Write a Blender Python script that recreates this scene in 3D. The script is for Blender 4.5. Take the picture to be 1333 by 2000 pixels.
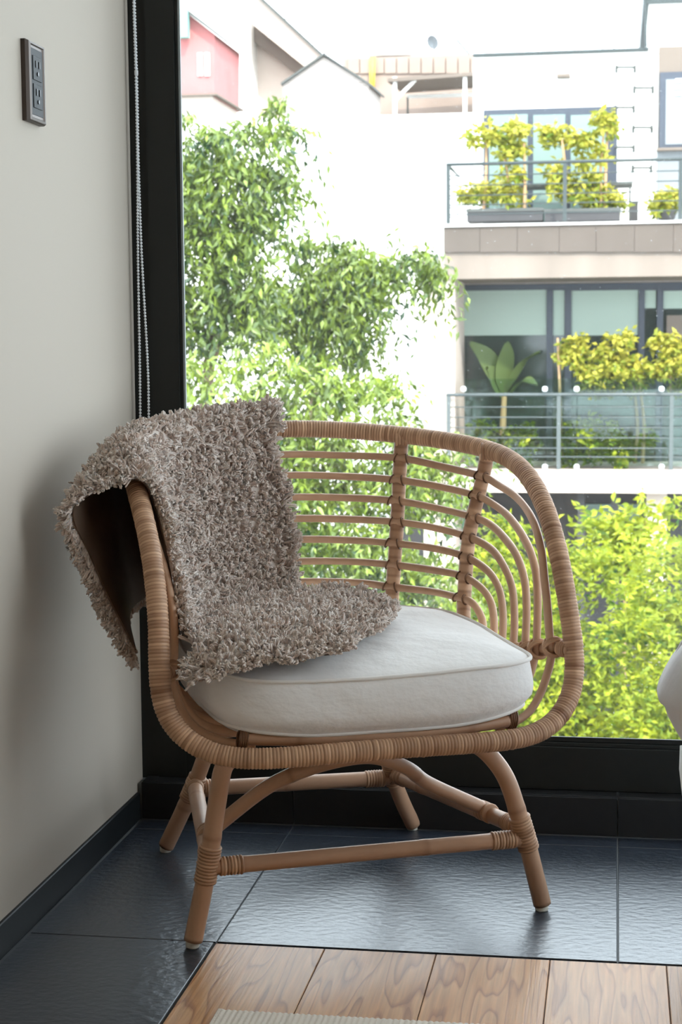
import bpy, math, random
import numpy as np
from mathutils import Vector, Matrix

for o in list(bpy.data.objects):
    bpy.data.objects.remove(o, do_unlink=True)
scene = bpy.context.scene
COL = scene.collection
random.seed(7)
RNG = np.random.default_rng(11)
PI = math.pi

# ------------------------------------------------------------------ camera
FO = 3318.7
YAW, PITCH, ROLL, CAMH = -0.16071684, 0.09994277, -0.00796641, 0.9
_f = np.array([math.sin(YAW) * math.cos(PITCH), math.cos(YAW) * math.cos(PITCH), -math.sin(PITCH)])
_r0 = np.array([math.cos(YAW), -math.sin(YAW), 0.0])
_u0 = np.cross(_r0, _f)
_r = math.cos(ROLL) * _r0 + math.sin(ROLL) * _u0
_u = -math.sin(ROLL) * _r0 + math.cos(ROLL) * _u0
CAMPOS = np.array([0, 0, CAMH])
cam_data = bpy.data.cameras.new('camera')
cam_data.sensor_fit = 'VERTICAL'
cam_data.sensor_height = 36.0
cam_data.sensor_width = 24.0
cam_data.lens = FO / 2000 * 36
cam_data.clip_start = 0.05
cam_data.clip_end = 300
cam_data.dof.use_dof = True
cam_data.dof.focus_distance = 2.65
cam_data.dof.aperture_fstop = 14
cam = bpy.data.objects.new('camera', cam_data)
COL.objects.link(cam)
m3 = Matrix(((_r[0], _u[0], -_f[0]), (_r[1], _u[1], -_f[1]), (_r[2], _u[2], -_f[2])))
cam.matrix_world = Matrix.Translation((0, 0, CAMH)) @ m3.to_4x4()
scene.camera = cam

# ------------------------------------------------------------------ sky, sun, exposure
world = bpy.data.worlds.new('world')
scene.world = world
world.use_nodes = True
bg = world.node_tree.nodes['Background']
bg.inputs[0].default_value = (0.81, 0.905, 1.0, 1)      # thin white haze all over the sky
bg.inputs[1].default_value = 2.0
sun_d = bpy.data.lights.new('sun', 'SUN')
sun_d.energy = 1.7
sun_d.angle = math.radians(1.5)
sun_d.color = (1.0, 0.95, 0.86)
sun = bpy.data.objects.new('sun', sun_d)
COL.objects.link(sun)
sun.rotation_euler = Vector((-0.30, 0.70, -0.66)).to_track_quat('-Z', 'Y').to_euler()
sun.location = (3, -6, 9)
vs = scene.view_settings
vs.view_transform = 'Standard'
vs.look = 'None'
vs.exposure = 1.75
vs.gamma = 1.0
vs.use_curve_mapping = False
try:
    scene.cycles.max_bounces = 10
    scene.cycles.diffuse_bounces = 6
    scene.cycles.transparent_max_bounces = 16
    scene.cycles.caustics_reflective = False
    scene.cycles.caustics_refractive = False
except Exception:
    pass


# ------------------------------------------------------------------ small tools
def ray(x, y):
    return _r * (x - 666.5) / FO - _u * (y - 1000.0) / FO + _f


def at(x, y, Y):
    """where the line of sight of a photograph pixel meets the upright plane at depth Y"""
    d = ray(x, y)
    return CAMPOS + d * (Y / d[1])


def tag(o, label=None, cat=None, group=None, kind=None):
    if label: o['label'] = label
    if cat: o['category'] = cat
    if group: o['group'] = group
    if kind: o['kind'] = kind
    return o


def empty(name, loc=(0, 0, 0), rz=0.0):
    o = bpy.data.objects.new(name, None)
    o.location = loc
    o.rotation_euler = (0, 0, rz)
    o.empty_display_size = 0.05
    COL.objects.link(o)
    return o


class MB:
    """collects faces, then makes ONE mesh object"""

    def __init__(self):
        self.v, self.f, self.t, self.n = [], [], [], 0

    def add(self, verts, faces, tone=0.5):
        verts = np.asarray(verts, float).reshape(-1, 3)
        k = self.n
        self.v.append(verts)
        tone = np.asarray(tone, float)
        self.t.append(np.full(len(verts), float(tone)) if tone.ndim == 0 else tone)
        self.f.extend([tuple(i + k for i in f) for f in faces])
        self.n += len(verts)
        return self

    def box(self, a, b, bev=0.0, tone=0.5):
        (x0, y0, z0), (x1, y1, z1) = a, b
        if x0 > x1: x0, x1 = x1, x0
        if y0 > y1: y0, y1 = y1, y0
        if z0 > z1: z0, z1 = z1, z0
        if bev <= 0:
            v = [(x0, y0, z0), (x1, y0, z0), (x1, y1, z0), (x0, y1, z0), (x0, y0, z1), (x1, y0, z1), (x1, y1, z1), (x0, y1, z1)]
            f = [(0, 3, 2, 1), (4, 5, 6, 7), (0, 1, 5, 4), (1, 2, 6, 5), (2, 3, 7, 6), (3, 0, 4, 7)]
            return self.add(v, f, tone)
        c = bev
        v = []
        for z, i in ((z0, c), (z0 + c, 0), (z1 - c, 0), (z1, c)):
            v += [(x0 + i + (c if i == 0 else 0) * 0, y0 + i, z), (x1 - i, y0 + i, z), (x1 - i, y1 - i, z), (x0 + i, y1 - i, z)]
        f = [(3, 2, 1, 0), (12, 13, 14, 15)]
        for k in range(3):
            for j in range(4):
                f.append((k * 4 + j, k * 4 + (j + 1) % 4, k * 4 + 4 + (j + 1) % 4, k * 4 + 4 + j))
        return self.add(v, f, tone)

    def prism(self, poly, vec, tone=0.5):
        """polygon (3-D points) pushed along vec"""
        p = np.asarray(poly, float)
        n = len(p)
        q = p + np.asarray(vec, float)
        f = [tuple(range(n)), tuple(range(2 * n - 1, n - 1, -1))]
        for i in range(n):
            j = (i + 1) % n
            f.append((i, i + n, j + n, j))
        return self.add(np.vstack([p, q]), f, tone)

    def tube(self, path, r, sides=10, closed=False, caps=True, tone=0.5):
        p = np.asarray(path, float)
        n = len(p)
        rr = np.full(n, r, float) if np.ndim(r) == 0 else np.asarray(r, float)
        if closed:
            tg = np.roll(p, -1, 0) - np.roll(p, 1, 0)
        else:
            tg = np.gradient(p, axis=0)
        tg /= np.linalg.norm(tg, axis=1)[:, None] + 1e-12
        ref = np.array([0, 0, 1.0]) if abs(tg[0, 2]) < 0.9 else np.array([1.0, 0, 0])
        nn = np.cross(tg[0], ref); nn /= np.linalg.norm(nn)
        N = [nn]
        for i in range(1, n):
            a = N[-1] - tg[i] * (N[-1] @ tg[i])
            a /= np.linalg.norm(a) + 1e-12
            N.append(a)
        N = np.array(N)
        if closed:   # spread the twist so that the ends meet
            a = N[-1] - tg[0] * (N[-1] @ tg[0]); a /= np.linalg.norm(a)
            ang = math.atan2(np.cross(a, N[0]) @ tg[0], a @ N[0])
            B = np.cross(tg, N)
            s = (np.arange(n) / n * ang)[:, None]
            N = N * np.cos(s) + B * np.sin(s)
        B = np.cross(tg, N)
        th = np.arange(sides) / sides * 2 * PI
        V = p[:, None, :] + rr[:, None, None] * (np.cos(th)[None, :, None] * N[:, None, :] + np.sin(th)[None, :, None] * B[:, None, :])
        f = []
        m = n if closed else n - 1
        for i in range(m):
            a, b = i * sides, ((i + 1) % n) * sides
            for j in range(sides):
                k = (j + 1) % sides
                f.append((a + j, a + k, b + k, b + j))
        if caps and not closed:
            f.append(tuple(range(sides - 1, -1, -1)))
            f.append(tuple((n - 1) * sides + j for j in range(sides)))
        tt = np.asarray(tone, float)
        if tt.ndim:
            tt = np.repeat(tt, sides)
        return self.add(V.reshape(-1, 3), f, tt)

    def lathe(self, prof, origin=(0, 0, 0), sides=20, tone=0.5):
        prof = np.asarray(prof, float)
        th = np.arange(sides) / sides * 2 * PI
        V = np.stack([prof[:, :1] * np.cos(th), prof[:, :1] * np.sin(th), np.repeat(prof[:, 1:2], sides, 1)], -1)
        V = V.reshape(-1, 3) + np.asarray(origin, float)
        f = []
        n = len(prof)
        for i in range(n - 1):
            for j in range(sides):
                k = (j + 1) % sides
                f.append((i * sides + j, i * sides + k, (i + 1) * sides + k, (i + 1) * sides + j))
        f.append(tuple(range(sides - 1, -1, -1)))
        f.append(tuple((n - 1) * sides + j for j in range(sides)))
        return self.add(V, f, tone)

    def grid(self, V, closed_u=False, tone=0.5):
        """V: (nu, nv, 3)"""
        nu, nv = V.shape[:2]
        f = []
        for i in range(nu if closed_u else nu - 1):
            a, b = i * nv, ((i + 1) % nu) * nv
            for j in range(nv - 1):
                f.append((a + j, b + j, b + j + 1, a + j + 1))
        return self.add(V.reshape(-1, 3), f, tone)

    def build(self, name, mat, parent=None, smooth=False):
        me = bpy.data.meshes.new(name)
        V = np.vstack(self.v)
        me.from_pydata(V.tolist(), [], self.f)
        at_ = me.attributes.new('tone', 'FLOAT', 'POINT')
        at_.data.foreach_set('value', np.concatenate(self.t).astype(np.float32))
        me.materials.append(mat)
        if smooth:
            me.polygons.foreach_set('use_smooth', np.ones(len(me.polygons), bool))
        me.update()
        o = bpy.data.objects.new(name, me)
        COL.objects.link(o)
        if parent is not None:
            o.parent = parent
        return o


def spline(pts, n=60, closed=False):
    """Catmull-Rom through the points, evenly resampled"""
    P = np.asarray(pts, float)
    if closed:
        Q = np.vstack([P[-1], P, P[0], P[1]])
        m = len(P)
    else:
        Q = np.vstack([2 * P[0] - P[1], P, 2 * P[-1] - P[-2]])
        m = len(P) - 1
    out = []
    for i in range(m):
        p0, p1, p2, p3 = Q[i:i + 4]
        for s in np.linspace(0, 1, 24, endpoint=False):
            out.append(0.5 * (2 * p1 + (p2 - p0) * s + (2 * p0 - 5 * p1 + 4 * p2 - p3) * s * s + (3 * p1 - p0 - 3 * p2 + p3) * s ** 3))
    if not closed:
        out.append(P[-1])
    else:
        out.append(out[0])
    out = np.array(out)
    L = np.concatenate([[0], np.cumsum(np.linalg.norm(np.diff(out, axis=0), axis=1))])
    t = np.linspace(0, L[-1], n + (1 if closed else 0))
    R = np.stack([np.interp(t, L, out[:, k]) for k in range(3)], 1)
    return R[:-1] if closed else R


def plen(p):
    return np.linalg.norm(np.diff(p, axis=0), axis=1).sum()


def resample(p, n):
    L = np.concatenate([[0], np.cumsum(np.linalg.norm(np.diff(p, axis=0), axis=1))])
    t = np.linspace(0, L[-1], n)
    return np.stack([np.interp(t, L, p[:, k]) for k in range(3)], 1)


# ------------------------------------------------------------------ materials
def srgb(r, g, b):
    c = [x / 255.0 for x in (r, g, b)]
    return tuple(x / 12.92 if x <= 0.04045 else ((x + 0.055) / 1.055) ** 2.4 for x in c) + (1.0,)


def material(name, base, rough=0.6, spec=0.5, metal=0.0, tone=None, noise=None, bump=None, translucent=0.0, sheen=0.0, emit=None):
    """tone: (dark, light) colours picked by the 'tone' attribute; noise: (scale, amount, stretch); bump: (scale, strength, distance, stretch)"""
    m = bpy.data.materials.new(name)
    m.use_nodes = True
    nt = m.node_tree
    N, L = nt.nodes, nt.links
    p = N['Principled BSDF']
    p.inputs['Roughness'].default_value = rough
    p.inputs['Specular IOR Level'].default_value = spec
    p.inputs['Metallic'].default_value = metal
    if sheen:
        p.inputs['Sheen Weight'].default_value = sheen
        p.inputs['Sheen Roughness'].default_value = 0.5
    p.inputs['Base Color'].default_value = base
    src = None
    tc = N.new('ShaderNodeTexCoord')
    if tone:
        a = N.new('ShaderNodeAttribute'); a.attribute_name = 'tone'
        mx = N.new('ShaderNodeMix'); mx.data_type = 'RGBA'
        mx.inputs[6].default_value = tone[0]; mx.inputs[7].default_value = tone[1]
        L.new(a.outputs['Fac'], mx.inputs[0])
        src = mx.outputs[2]
    if noise:
        sc, am, st = noise
        mp = N.new('ShaderNodeMapping'); mp.inputs['Scale'].default_value = st
        L.new(tc.outputs['Object'], mp.inputs[0])
        nz = N.new('ShaderNodeTexNoise'); nz.inputs['Scale'].default_value = sc; nz.inputs['Detail'].default_value = 6
        L.new(mp.outputs[0], nz.inputs['Vector'])
        mr = N.new('ShaderNodeMapRange'); mr.inputs[1].default_value = 0.3; mr.inputs[2].default_value = 0.7
        mr.inputs[3].default_value = 1 - am; mr.inputs[4].default_value = 1 + am
        L.new(nz.outputs['Fac'], mr.inputs[0])
        mu = N.new('ShaderNodeMix'); mu.data_type = 'RGBA'; mu.blend_type = 'MULTIPLY'; mu.inputs[0].default_value = 1.0
        if src is None:
            mu.inputs[6].default_value = base
        else:
            L.new(src, mu.inputs[6])
        L.new(mr.outputs[0], mu.inputs[7])
        src = mu.outputs[2]
    if src is not None:
        L.new(src, p.inputs['Base Color'])
    if bump:
        sc, stg, dist, st = bump
        mp = N.new('ShaderNodeMapping'); mp.inputs['Scale'].default_value = st
        L.new(tc.outputs['Object'], mp.inputs[0])
        nz = N.new('ShaderNodeTexNoise'); nz.inputs['Scale'].default_value = sc; nz.inputs['Detail'].default_value = 5
        L.new(mp.outputs[0], nz.inputs['Vector'])
        bp = N.new('ShaderNodeBump'); bp.inputs['Strength'].default_value = stg; bp.inputs['Distance'].default_value = dist
        L.new(nz.outputs['Fac'], bp.inputs['Height'])
        L.new(bp.outputs[0], p.inputs['Normal'])
    if translucent:
        tr = N.new('ShaderNodeBsdfTranslucent')
        if src is not None:
            L.new(src, tr.inputs[0])
        else:
            tr.inputs[0].default_value = base
        ms = N.new('ShaderNodeMixShader'); ms.inputs[0].default_value = translucent
        L.new(p.outputs[0], ms.inputs[1]); L.new(tr.outputs[0], ms.inputs[2])
        L.new(ms.outputs[0], N['Material Output'].inputs[0])
    if emit:
        p.inputs['Emission Color'].default_value = emit[0]
        p.inputs['Emission Strength'].default_value = emit[1]
    return m


def glass_material(name, tint=(1, 1, 1, 1), gloss=1.0):
    m = bpy.data.materials.new(name)
    m.use_nodes = True
    N, L = m.node_tree.nodes, m.node_tree.links
    N.remove(N['Principled BSDF'])
    t = N.new('ShaderNodeBsdfTransparent'); t.inputs[0].default_value = tint
    g = N.new('ShaderNodeBsdfGlossy'); g.inputs['Roughness'].default_value = 0.02
    fr = N.new('ShaderNodeFresnel'); fr.inputs[0].default_value = 1.45
    mu = N.new('ShaderNodeMath'); mu.operation = 'MULTIPLY'; mu.inputs[1].default_value = gloss
    L.new(fr.outputs[0], mu.inputs[0])
    mx = N.new('ShaderNodeMixShader')
    L.new(mu.outputs[0], mx.inputs[0]); L.new(t.outputs[0], mx.inputs[1]); L.new(g.outputs[0], mx.inputs[2])
    L.new(mx.outputs[0], N['Material Output'].inputs[0])
    return m


def hazy_dusty_pane(name):
    """window glass with a thin film of dust, doubling as a haze veil, and a few specks"""
    m = glass_material(name, (0.97, 0.985, 0.975, 1), 0.7)
    N, L = m.node_tree.nodes, m.node_tree.links
    out = N['Material Output']
    prev = out.inputs[0].links[0].from_socket
    tr = N.new('ShaderNodeBsdfTranslucent'); tr.inputs[0].default_value = (0.95, 0.97, 0.95, 1)
    tc = N.new('ShaderNodeTexCoord')
    vo = N.new('ShaderNodeTexVoronoi'); vo.inputs['Scale'].default_value = 70
    L.new(tc.outputs['Object'], vo.inputs['Vector'])
    sp = N.new('ShaderNodeMapRange'); sp.inputs[1].default_value = 0.05; sp.inputs[2].default_value = 0.12; sp.inputs[3].default_value = 0.12; sp.inputs[4].default_value = 0.0
    L.new(vo.outputs['Distance'], sp.inputs[0])
    nz = N.new('ShaderNodeTexNoise'); nz.inputs['Scale'].default_value = 3.0
    L.new(tc.outputs['Object'], nz.inputs['Vector'])
    mr = N.new('ShaderNodeMapRange'); mr.inputs[3].default_value = 0.003; mr.inputs[4].default_value = 0.010  # film strength: a faint veil of haze mixed into the glass
    L.new(nz.outputs['Fac'], mr.inputs[0])
    ad = N.new('ShaderNodeMath'); ad.operation = 'ADD'
    L.new(sp.outputs[0], ad.inputs[0]); L.new(mr.outputs[0], ad.inputs[1])
    mx = N.new('ShaderNodeMixShader')
    L.new(ad.outputs[0], mx.inputs[0]); L.new(prev, mx.inputs[1]); L.new(tr.outputs[0], mx.inputs[2])
    L.new(mx.outputs[0], out.inputs[0])
    return m


def wood_material(name):
    m = bpy.data.materials.new(name)
    m.use_nodes = True
    N, L = m.node_tree.nodes, m.node_tree.links
    p = N['Principled BSDF']
    p.inputs['Roughness'].default_value = 0.36
    p.inputs['Specular IOR Level'].default_value = 0.27
    tc = N.new('ShaderNodeTexCoord')
    oi = N.new('ShaderNodeObjectInfo')
    add = N.new('ShaderNodeVectorMath'); add.operation = 'ADD'
    sc = N.new('ShaderNodeVectorMath'); sc.operation = 'SCALE'; sc.inputs['Scale'].default_value = 37.0
    L.new(oi.outputs['Random'], sc.inputs[0])
    L.new(tc.outputs['Object'], add.inputs[0]); L.new(sc.outputs[0], add.inputs[1])
    mp = N.new('ShaderNodeMapping'); mp.inputs['Scale'].default_value = (9.0, 0.9, 1.0)
    L.new(add.outputs[0], mp.inputs[0])
    n1 = N.new('ShaderNodeTexNoise'); n1.inputs['Scale'].default_value = 1.6; n1.inputs['Detail'].default_value = 2
    L.new(mp.outputs[0], n1.inputs['Vector'])
    mul = N.new('ShaderNodeMath'); mul.operation = 'MULTIPLY'; mul.inputs[1].default_value = 13
    L.new(n1.outputs['Fac'], mul.inputs[0])
    fr = N.new('ShaderNodeMath'); fr.operation = 'FRACT'; L.new(mul.outputs[0], fr.inputs[0])
    ramp = N.new('ShaderNodeValToRGB')
    ramp.color_ramp.elements[0].position = 0.0; ramp.color_ramp.elements[0].color = srgb(160, 108, 66)
    ramp.color_ramp.elements[1].position = 0.22; ramp.color_ramp.elements[1].color = srgb(200, 146, 96)
    e = ramp.color_ramp.elements.new(0.9); e.color = srgb(208, 158, 108)
    e = ramp.color_ramp.elements.new(1.0); e.color = srgb(180, 126, 82)
    L.new(fr.outputs[0], ramp.inputs[0])
    mp2 = N.new('ShaderNodeMapping'); mp2.inputs['Scale'].default_value = (130, 5, 1)
    L.new(add.outputs[0], mp2.inputs[0])
    n2 = N.new('ShaderNodeTexNoise'); n2.inputs['Scale'].default_value = 1.5; n2.inputs['Detail'].default_value = 6
    L.new(mp2.outputs[0], n2.inputs['Vector'])
    mr = N.new('ShaderNodeMapRange'); mr.inputs[1].default_value = 0.3; mr.inputs[2].default_value = 0.7; mr.inputs[3].default_value = 0.8; mr.inputs[4].default_value = 1.12
    L.new(n2.outputs['Fac'], mr.inputs[0])
    mx = N.new('ShaderNodeMix'); mx.data_type = 'RGBA'; mx.blend_type = 'MULTIPLY'; mx.inputs[0].default_value = 1
    L.new(ramp.outputs[0], mx.inputs[6]); L.new(mr.outputs[0], mx.inputs[7])
    hs = N.new('ShaderNodeHueSaturation')
    mr2 = N.new('ShaderNodeMapRange'); mr2.inputs[3].default_value = 0.88; mr2.inputs[4].default_value = 1.12
    L.new(oi.outputs['Random'], mr2.inputs[0]); L.new(mr2.outputs[0], hs.inputs['Value']); L.new(mx.outputs[2], hs.inputs['Color'])
    L.new(hs.outputs[0], p.inputs['Base Color'])
    bp = N.new('ShaderNodeBump'); bp.inputs['Strength'].default_value = 0.25; bp.inputs['Distance'].default_value = 0.002
    L.new(n2.outputs['Fac'], bp.inputs['Height']); L.new(bp.outputs[0], p.inputs['Normal'])
    return m


M = {}
M['wall'] = material('wall_paint', srgb(188, 178, 165), 0.75, 0.3, bump=(260, 0.06, 0.001, (1, 1, 1)))
M['white_wall'] = material('white_room_paint', srgb(226, 222, 214), 0.8, 0.3)
M['far_wall'] = material('taupe_room_paint', srgb(182, 146, 110), 0.8, 0.3)
M['black_metal'] = material('black_aluminium', srgb(27, 29, 28), 0.42, 0.35)
M['black_trim'] = material('black_baseboard', srgb(20, 24, 27), 0.55, 0.25)
M['slate'] = material('slate_tile', srgb(44, 51, 62), 0.32, 1.0, noise=(4.0, 0.25, (1, 1, 1)), bump=(60, 0.24, 0.006, (1, 1.5, 1)))
M['slate_dark'] = material('curb_tile', srgb(26, 26, 28), 0.5, 0.4, noise=(4.0, 0.2, (1, 1, 1)), bump=(55, 0.2, 0.002, (1, 1, 1)))
M['grout'] = material('grout', srgb(120, 124, 126), 0.85)
M['gap'] = material('dark_joint', srgb(30, 26, 24), 0.9)
M['wood'] = wood_material('oak_plank')
M['glass'] = glass_material('window_glass', (0.97, 0.985, 0.975, 1), 0.7)
M['pane'] = hazy_dusty_pane('hazy_dusty_glass')
M['cane'] = material('cane_binding', srgb(202, 167, 132), 0.5, 0.4, tone=(srgb(128, 85, 57), srgb(226, 185, 150)), noise=(30, 0.10, (1, 1, 1)))
M['pole'] = material('rattan_pole', srgb(192, 153, 115), 0.45, 0.45, tone=(srgb(126, 83, 55), srgb(221, 180, 148)), noise=(9, 0.14, (1, 1, 0.35)), bump=(160, 0.08, 0.001, (1, 1, 0.15)))
M['tie'] = material('dark_cane_tie', srgb(115, 79, 52), 0.55)
M['glide'] = material('white_foot_glide', srgb(226, 220, 206), 0.5)
M['cotton'] = material('white_cotton', srgb(240, 236, 233), 0.85, 0.2, sheen=0.2, bump=(11, 0.35, 0.03, (1, 1, 1.6)))
M['piping'] = material('cotton_piping', srgb(236, 231, 226), 0.85, 0.2)
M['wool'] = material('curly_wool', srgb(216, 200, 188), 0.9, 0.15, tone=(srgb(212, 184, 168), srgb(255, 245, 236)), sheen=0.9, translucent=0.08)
M['hide'] = material('sheepskin_hide', srgb(104, 84, 70), 0.8, 0.2, noise=(12, 0.15, (1, 1, 1)))
M['steel'] = material('brushed_steel_plate', srgb(84, 76, 71), 0.45, 0.5, metal=1.0)
M['grey_plastic'] = material('grey_outlet_face', srgb(62, 64, 66), 0.6, 0.2)
M['black_plastic'] = material('black_plastic', srgb(22, 22, 22), 0.4)
M['bead'] = material('clear_bead', srgb(228, 232, 235), 0.25, 0.5)
M['linen'] = material('white_linen', srgb(216, 214, 216), 0.85, 0.2, sheen=0.2, bump=(14, 0.25, 0.02, (1, 1, 0.4)))
M['rug'] = material('ribbed_rug', srgb(238, 228, 216), 0.95, 0.1, bump=(300, 0.4, 0.002, (1, 1, 1)))
M['ceiling'] = material('ceiling_paint', srgb(196, 190, 182), 0.85)

# ------------------------------------------------------------------ the room
XL, XR, YB, YF, ZC = -0.885, 2.7, -2.4, 3.05, 2.9
YW = 3.09          # inner face of the window frame


def struct(name, mb, mat, parent=None, smooth=False):
    o = mb.build(name, mat, parent, smooth)
    if parent is None:
        o['kind'] = 'structure'
    return o


floor = struct('floor', MB().box((XL - 0.12, YB - 0.1, -0.15), (XR + 0.1, YF + 0.3, -0.0022)), M['grout'])
tile_x = [XL + 0.002, -0.589, 0.0095, 0.608, 1.2065, 1.805, 2.4035, XR]
G = 0.0012


def tile(x0, x1, y0, y1):
    struct('tile', MB().box((x0 + G, y0 + G, -0.008), (x1 - G, y1 - G, 0.0 + random.uniform(-0.0003, 0.0003)), 0.0008), M['slate'], floor)


for i in range(len(tile_x) - 1):
    tile(tile_x[i], tile_x[i + 1], 2.424, 2.993)
    tile(tile_x[i], tile_x[i + 1], 2.993, YF)
yy = 2.424
while yy > YB:
    tile(tile_x[0], -0.592, max(yy - 0.598, YB), yy)
    yy -= 0.598
struct('joint_strip', MB().box((-0.592, YB, -0.008), (XR, 2.4235, -0.0015)), M['gap'], floor)
px0 = -0.5885
k = 0
while px0 < XR - 0.02:
    pw = min(0.1668, XR - px0)
    pl = struct('plank', MB().box((0.0006, 0, -0.007), (pw - 0.0006, 2.4165 - YB, 0.0006), 0.0009), M['wood'], floor)
    pl.location = (px0, YB, 0)
    px0 += pw
    k += 1

struct('wall_left', MB().box((XL - 0.12, YB, -0.05), (XL - 0.006, YW + 0.001, ZC)), M['wall'])
struct('baseboard_left', MB().box((XL - 0.008, YB, 0), (XL, YF, 0.053), 0.0015), M['black_trim'])
struct('wall_back', MB().box((XL - 0.12, YB - 0.12, -0.05), (XR + 0.1, YB, ZC)), M['far_wall'])
struct('ceiling', MB().box((XL - 0.12, YB - 0.12, ZC), (XR + 0.1, YF + 0.25, ZC + 0.12)), M['ceiling'])
# unseen right wall, with a window added near the corner for side light
Y2A, Y2B = 1.35, 3.0
struct('wall_right', MB().box((XR, YB, -0.05), (XR + 0.1, Y2A, ZC)).box((XR, Y2B, -0.05), (XR + 0.1, YF + 0.25, ZC)).box((XR, Y2A, -0.05), (XR + 0.1, Y2B, 0.16)).box((XR, Y2A, 2.8), (XR + 0.1, Y2B, ZC)), M['white_wall'])
added_win = empty('added_side_window', (0, 0, 0)); added_win['kind'] = 'structure'
MB().box((XR + .02, Y2A, .16), (XR + .07, Y2A + .05, 2.8)).build('jamb', M['black_metal'], added_win)
MB().box((XR + .02, Y2B - .05, .16), (XR + .07, Y2B, 2.8)).build('jamb', M['black_metal'], added_win)
MB().box((XR + .02, Y2A, .16), (XR + .07, Y2B, .21)).build('sill', M['black_metal'], added_win)
MB().box((XR + .02, Y2A, 2.75), (XR + .07, Y2B, 2.8)).build('head', M['black_metal'], added_win)
MB().box((XR + .04, Y2A + .05, .21), (XR + .046, Y2B - .05, 2.75)).build('pane', M['glass'], added_win)

# curb of black tiles below the window
curb = struct('trim_1', MB().box((XL - 0.1, YF + 0.006, -0.05), (XR, YW + 0.2, 0.068)), M['grout'])
for i in range(len(tile_x) - 1):
    x0, x1 = tile_x[i], tile_x[i + 1]
    struct('tile', MB().box((x0 + G, YF, 0.002), (x1 - G, YF + 0.008, 0.0725), 0.001), M['slate_dark'], curb)
    struct('tile', MB().box((x0 + G, YF + 0.0085, 0.066), (x1 - G, YW + 0.005, 0.0735), 0.001), M['slate_dark'], curb)

# window: black aluminium frame, one tall pane in view
win = empty('window_1', (0, 0, 0)); win['kind'] = 'structure'
ZS, ZT = 0.163, 2.8
fr = MB()
fr.box((XL - 0.02, YW + 0.006, 0.07), (-0.860, YW + 0.10, ZC))                 # slim jamb by the wall
fr.box((-0.8585, YW, 0.07), (-0.8045, YW + 0.030, ZC), 0.0015)                  # main jamb
fr.box((-0.8045, YW + 0.006, 0.07), (-0.7985, YW + 0.024, ZC))                  # glazing stop
fr.build('jamb', M['black_metal'], win)
sl = MB()
sl.box((-0.8045, YW + 0.001, 0.0735), (XR, YW + 0.05, 0.155), 0.0015)
sl.box((-0.8045, YW + 0.004, 0.155), (XR, YW + 0.013, 0.163), 0.001)
sl.box((-0.8045, YW + 0.007, 0.163), (XR, YW + 0.013, 0.1725), 0.001)
sl.box((-0.8045, YW + 0.020, 0.155), (XR, YW + 0.03, 0.168), 0.001)
sl.build('sill', M['black_metal'], win)
MB().box((-0.8045, YW, ZT), (XR, YW + 0.10, ZC)).build('head', M['black_metal'], win)
MB().box((1.55, YW, ZS), (1.61, YW + 0.10, ZT)).build('mullion', M['black_metal'], win)
seal = material('pale_glazing_seal', srgb(150, 158, 158), 0.5)
MB().box((-0.7985, YW + 0.008, ZS + 0.007), (-0.7945, YW + 0.0135, ZT)).build('seal', seal, win)
MB().box((-0.7985, YW + 0.0135, ZS - .01), (1.55, YW + 0.0195, ZT)).build('pane', M['pane'], win)
MB().box((1.61, YW + 0.0135, ZS - .01), (XR, YW + 0.0195, ZT)).build('pane', M['pane'], win)

# ------------------------------------------------------------------ the rattan armchair
CA = math.radians(25.0)
CO = (-0.3633, 2.516, 0.0)
MIR = np.array([-1.0, 1, 1])


def bspl(P, n):
    P = np.array(P)
    Q = np.vstack([P[1] * MIR, P, P[-2] * MIR])
    t = np.linspace(0, len(P) - 1 - 1e-9, n)
    i = t.astype(int)
    s = (t - i)[:, None]
    B = [(1 - s) ** 3 / 6, (3 * s ** 3 - 6 * s ** 2 + 4) / 6, (-3 * s ** 3 + 3 * s ** 2 + 3 * s + 1) / 6, s ** 3 / 6]
    return sum(B[k] * Q[i + k] for k in range(4))


HOOP = bspl([(0, -.097, .3054), (.1486, -.0976, .3025), (.2613, -.066, .2972), (.3336, -.0216, .3573), (.3223, -.007, .4739),
             (.3229, .0552, .6056), (.3296, .189, .6939), (.309, .3346, .7188), (.1841, .4821, .7365), (0, .5367, .7496)], 160)
chair = empty('rattan_armchair', CO, CA)
tag(chair, 'light rattan armchair with a wrapped hoop frame and slatted curved back by the window', 'armchair')


def wrapped(path, r, pitch=0.0048, closed=False, sides=14, seed=0, groove=0.07):
    """a pole wound with cane: every coil is a rounded ridge"""
    rg = np.random.default_rng(seed)
    p = np.asarray(path, float)
    if closed:
        p = np.vstack([p, p[:1]])
    nco = max(2, int(plen(p) / pitch))
    q = resample(p, nco * 4 + 1)
    if closed:
        q = q[:-1]
    pat = np.array([1 - groove, 1 - 0.012, 1.0, 1 - 0.012])
    rad = r * np.tile(pat, nco)
    jit = np.repeat(1 + rg.normal(0, 0.012, nco), 4)
    slow = np.interp(np.arange(nco), np.linspace(0, nco, 14), rg.uniform(-0.14, 0.14, 14))
    tone = np.repeat(np.clip(0.55 + slow + rg.normal(0, 0.14, nco), 0, 1), 4)
    tone = tone * np.tile([0.45, 1, 1.0, 1], nco)
    if not closed:
        rad = np.append(rad, r * (1 - groove)); jit = np.append(jit, 1); tone = np.append(tone, 0.4)
    return MB().tube(q, rad * jit, sides, closed=closed, tone=tone)


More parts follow.
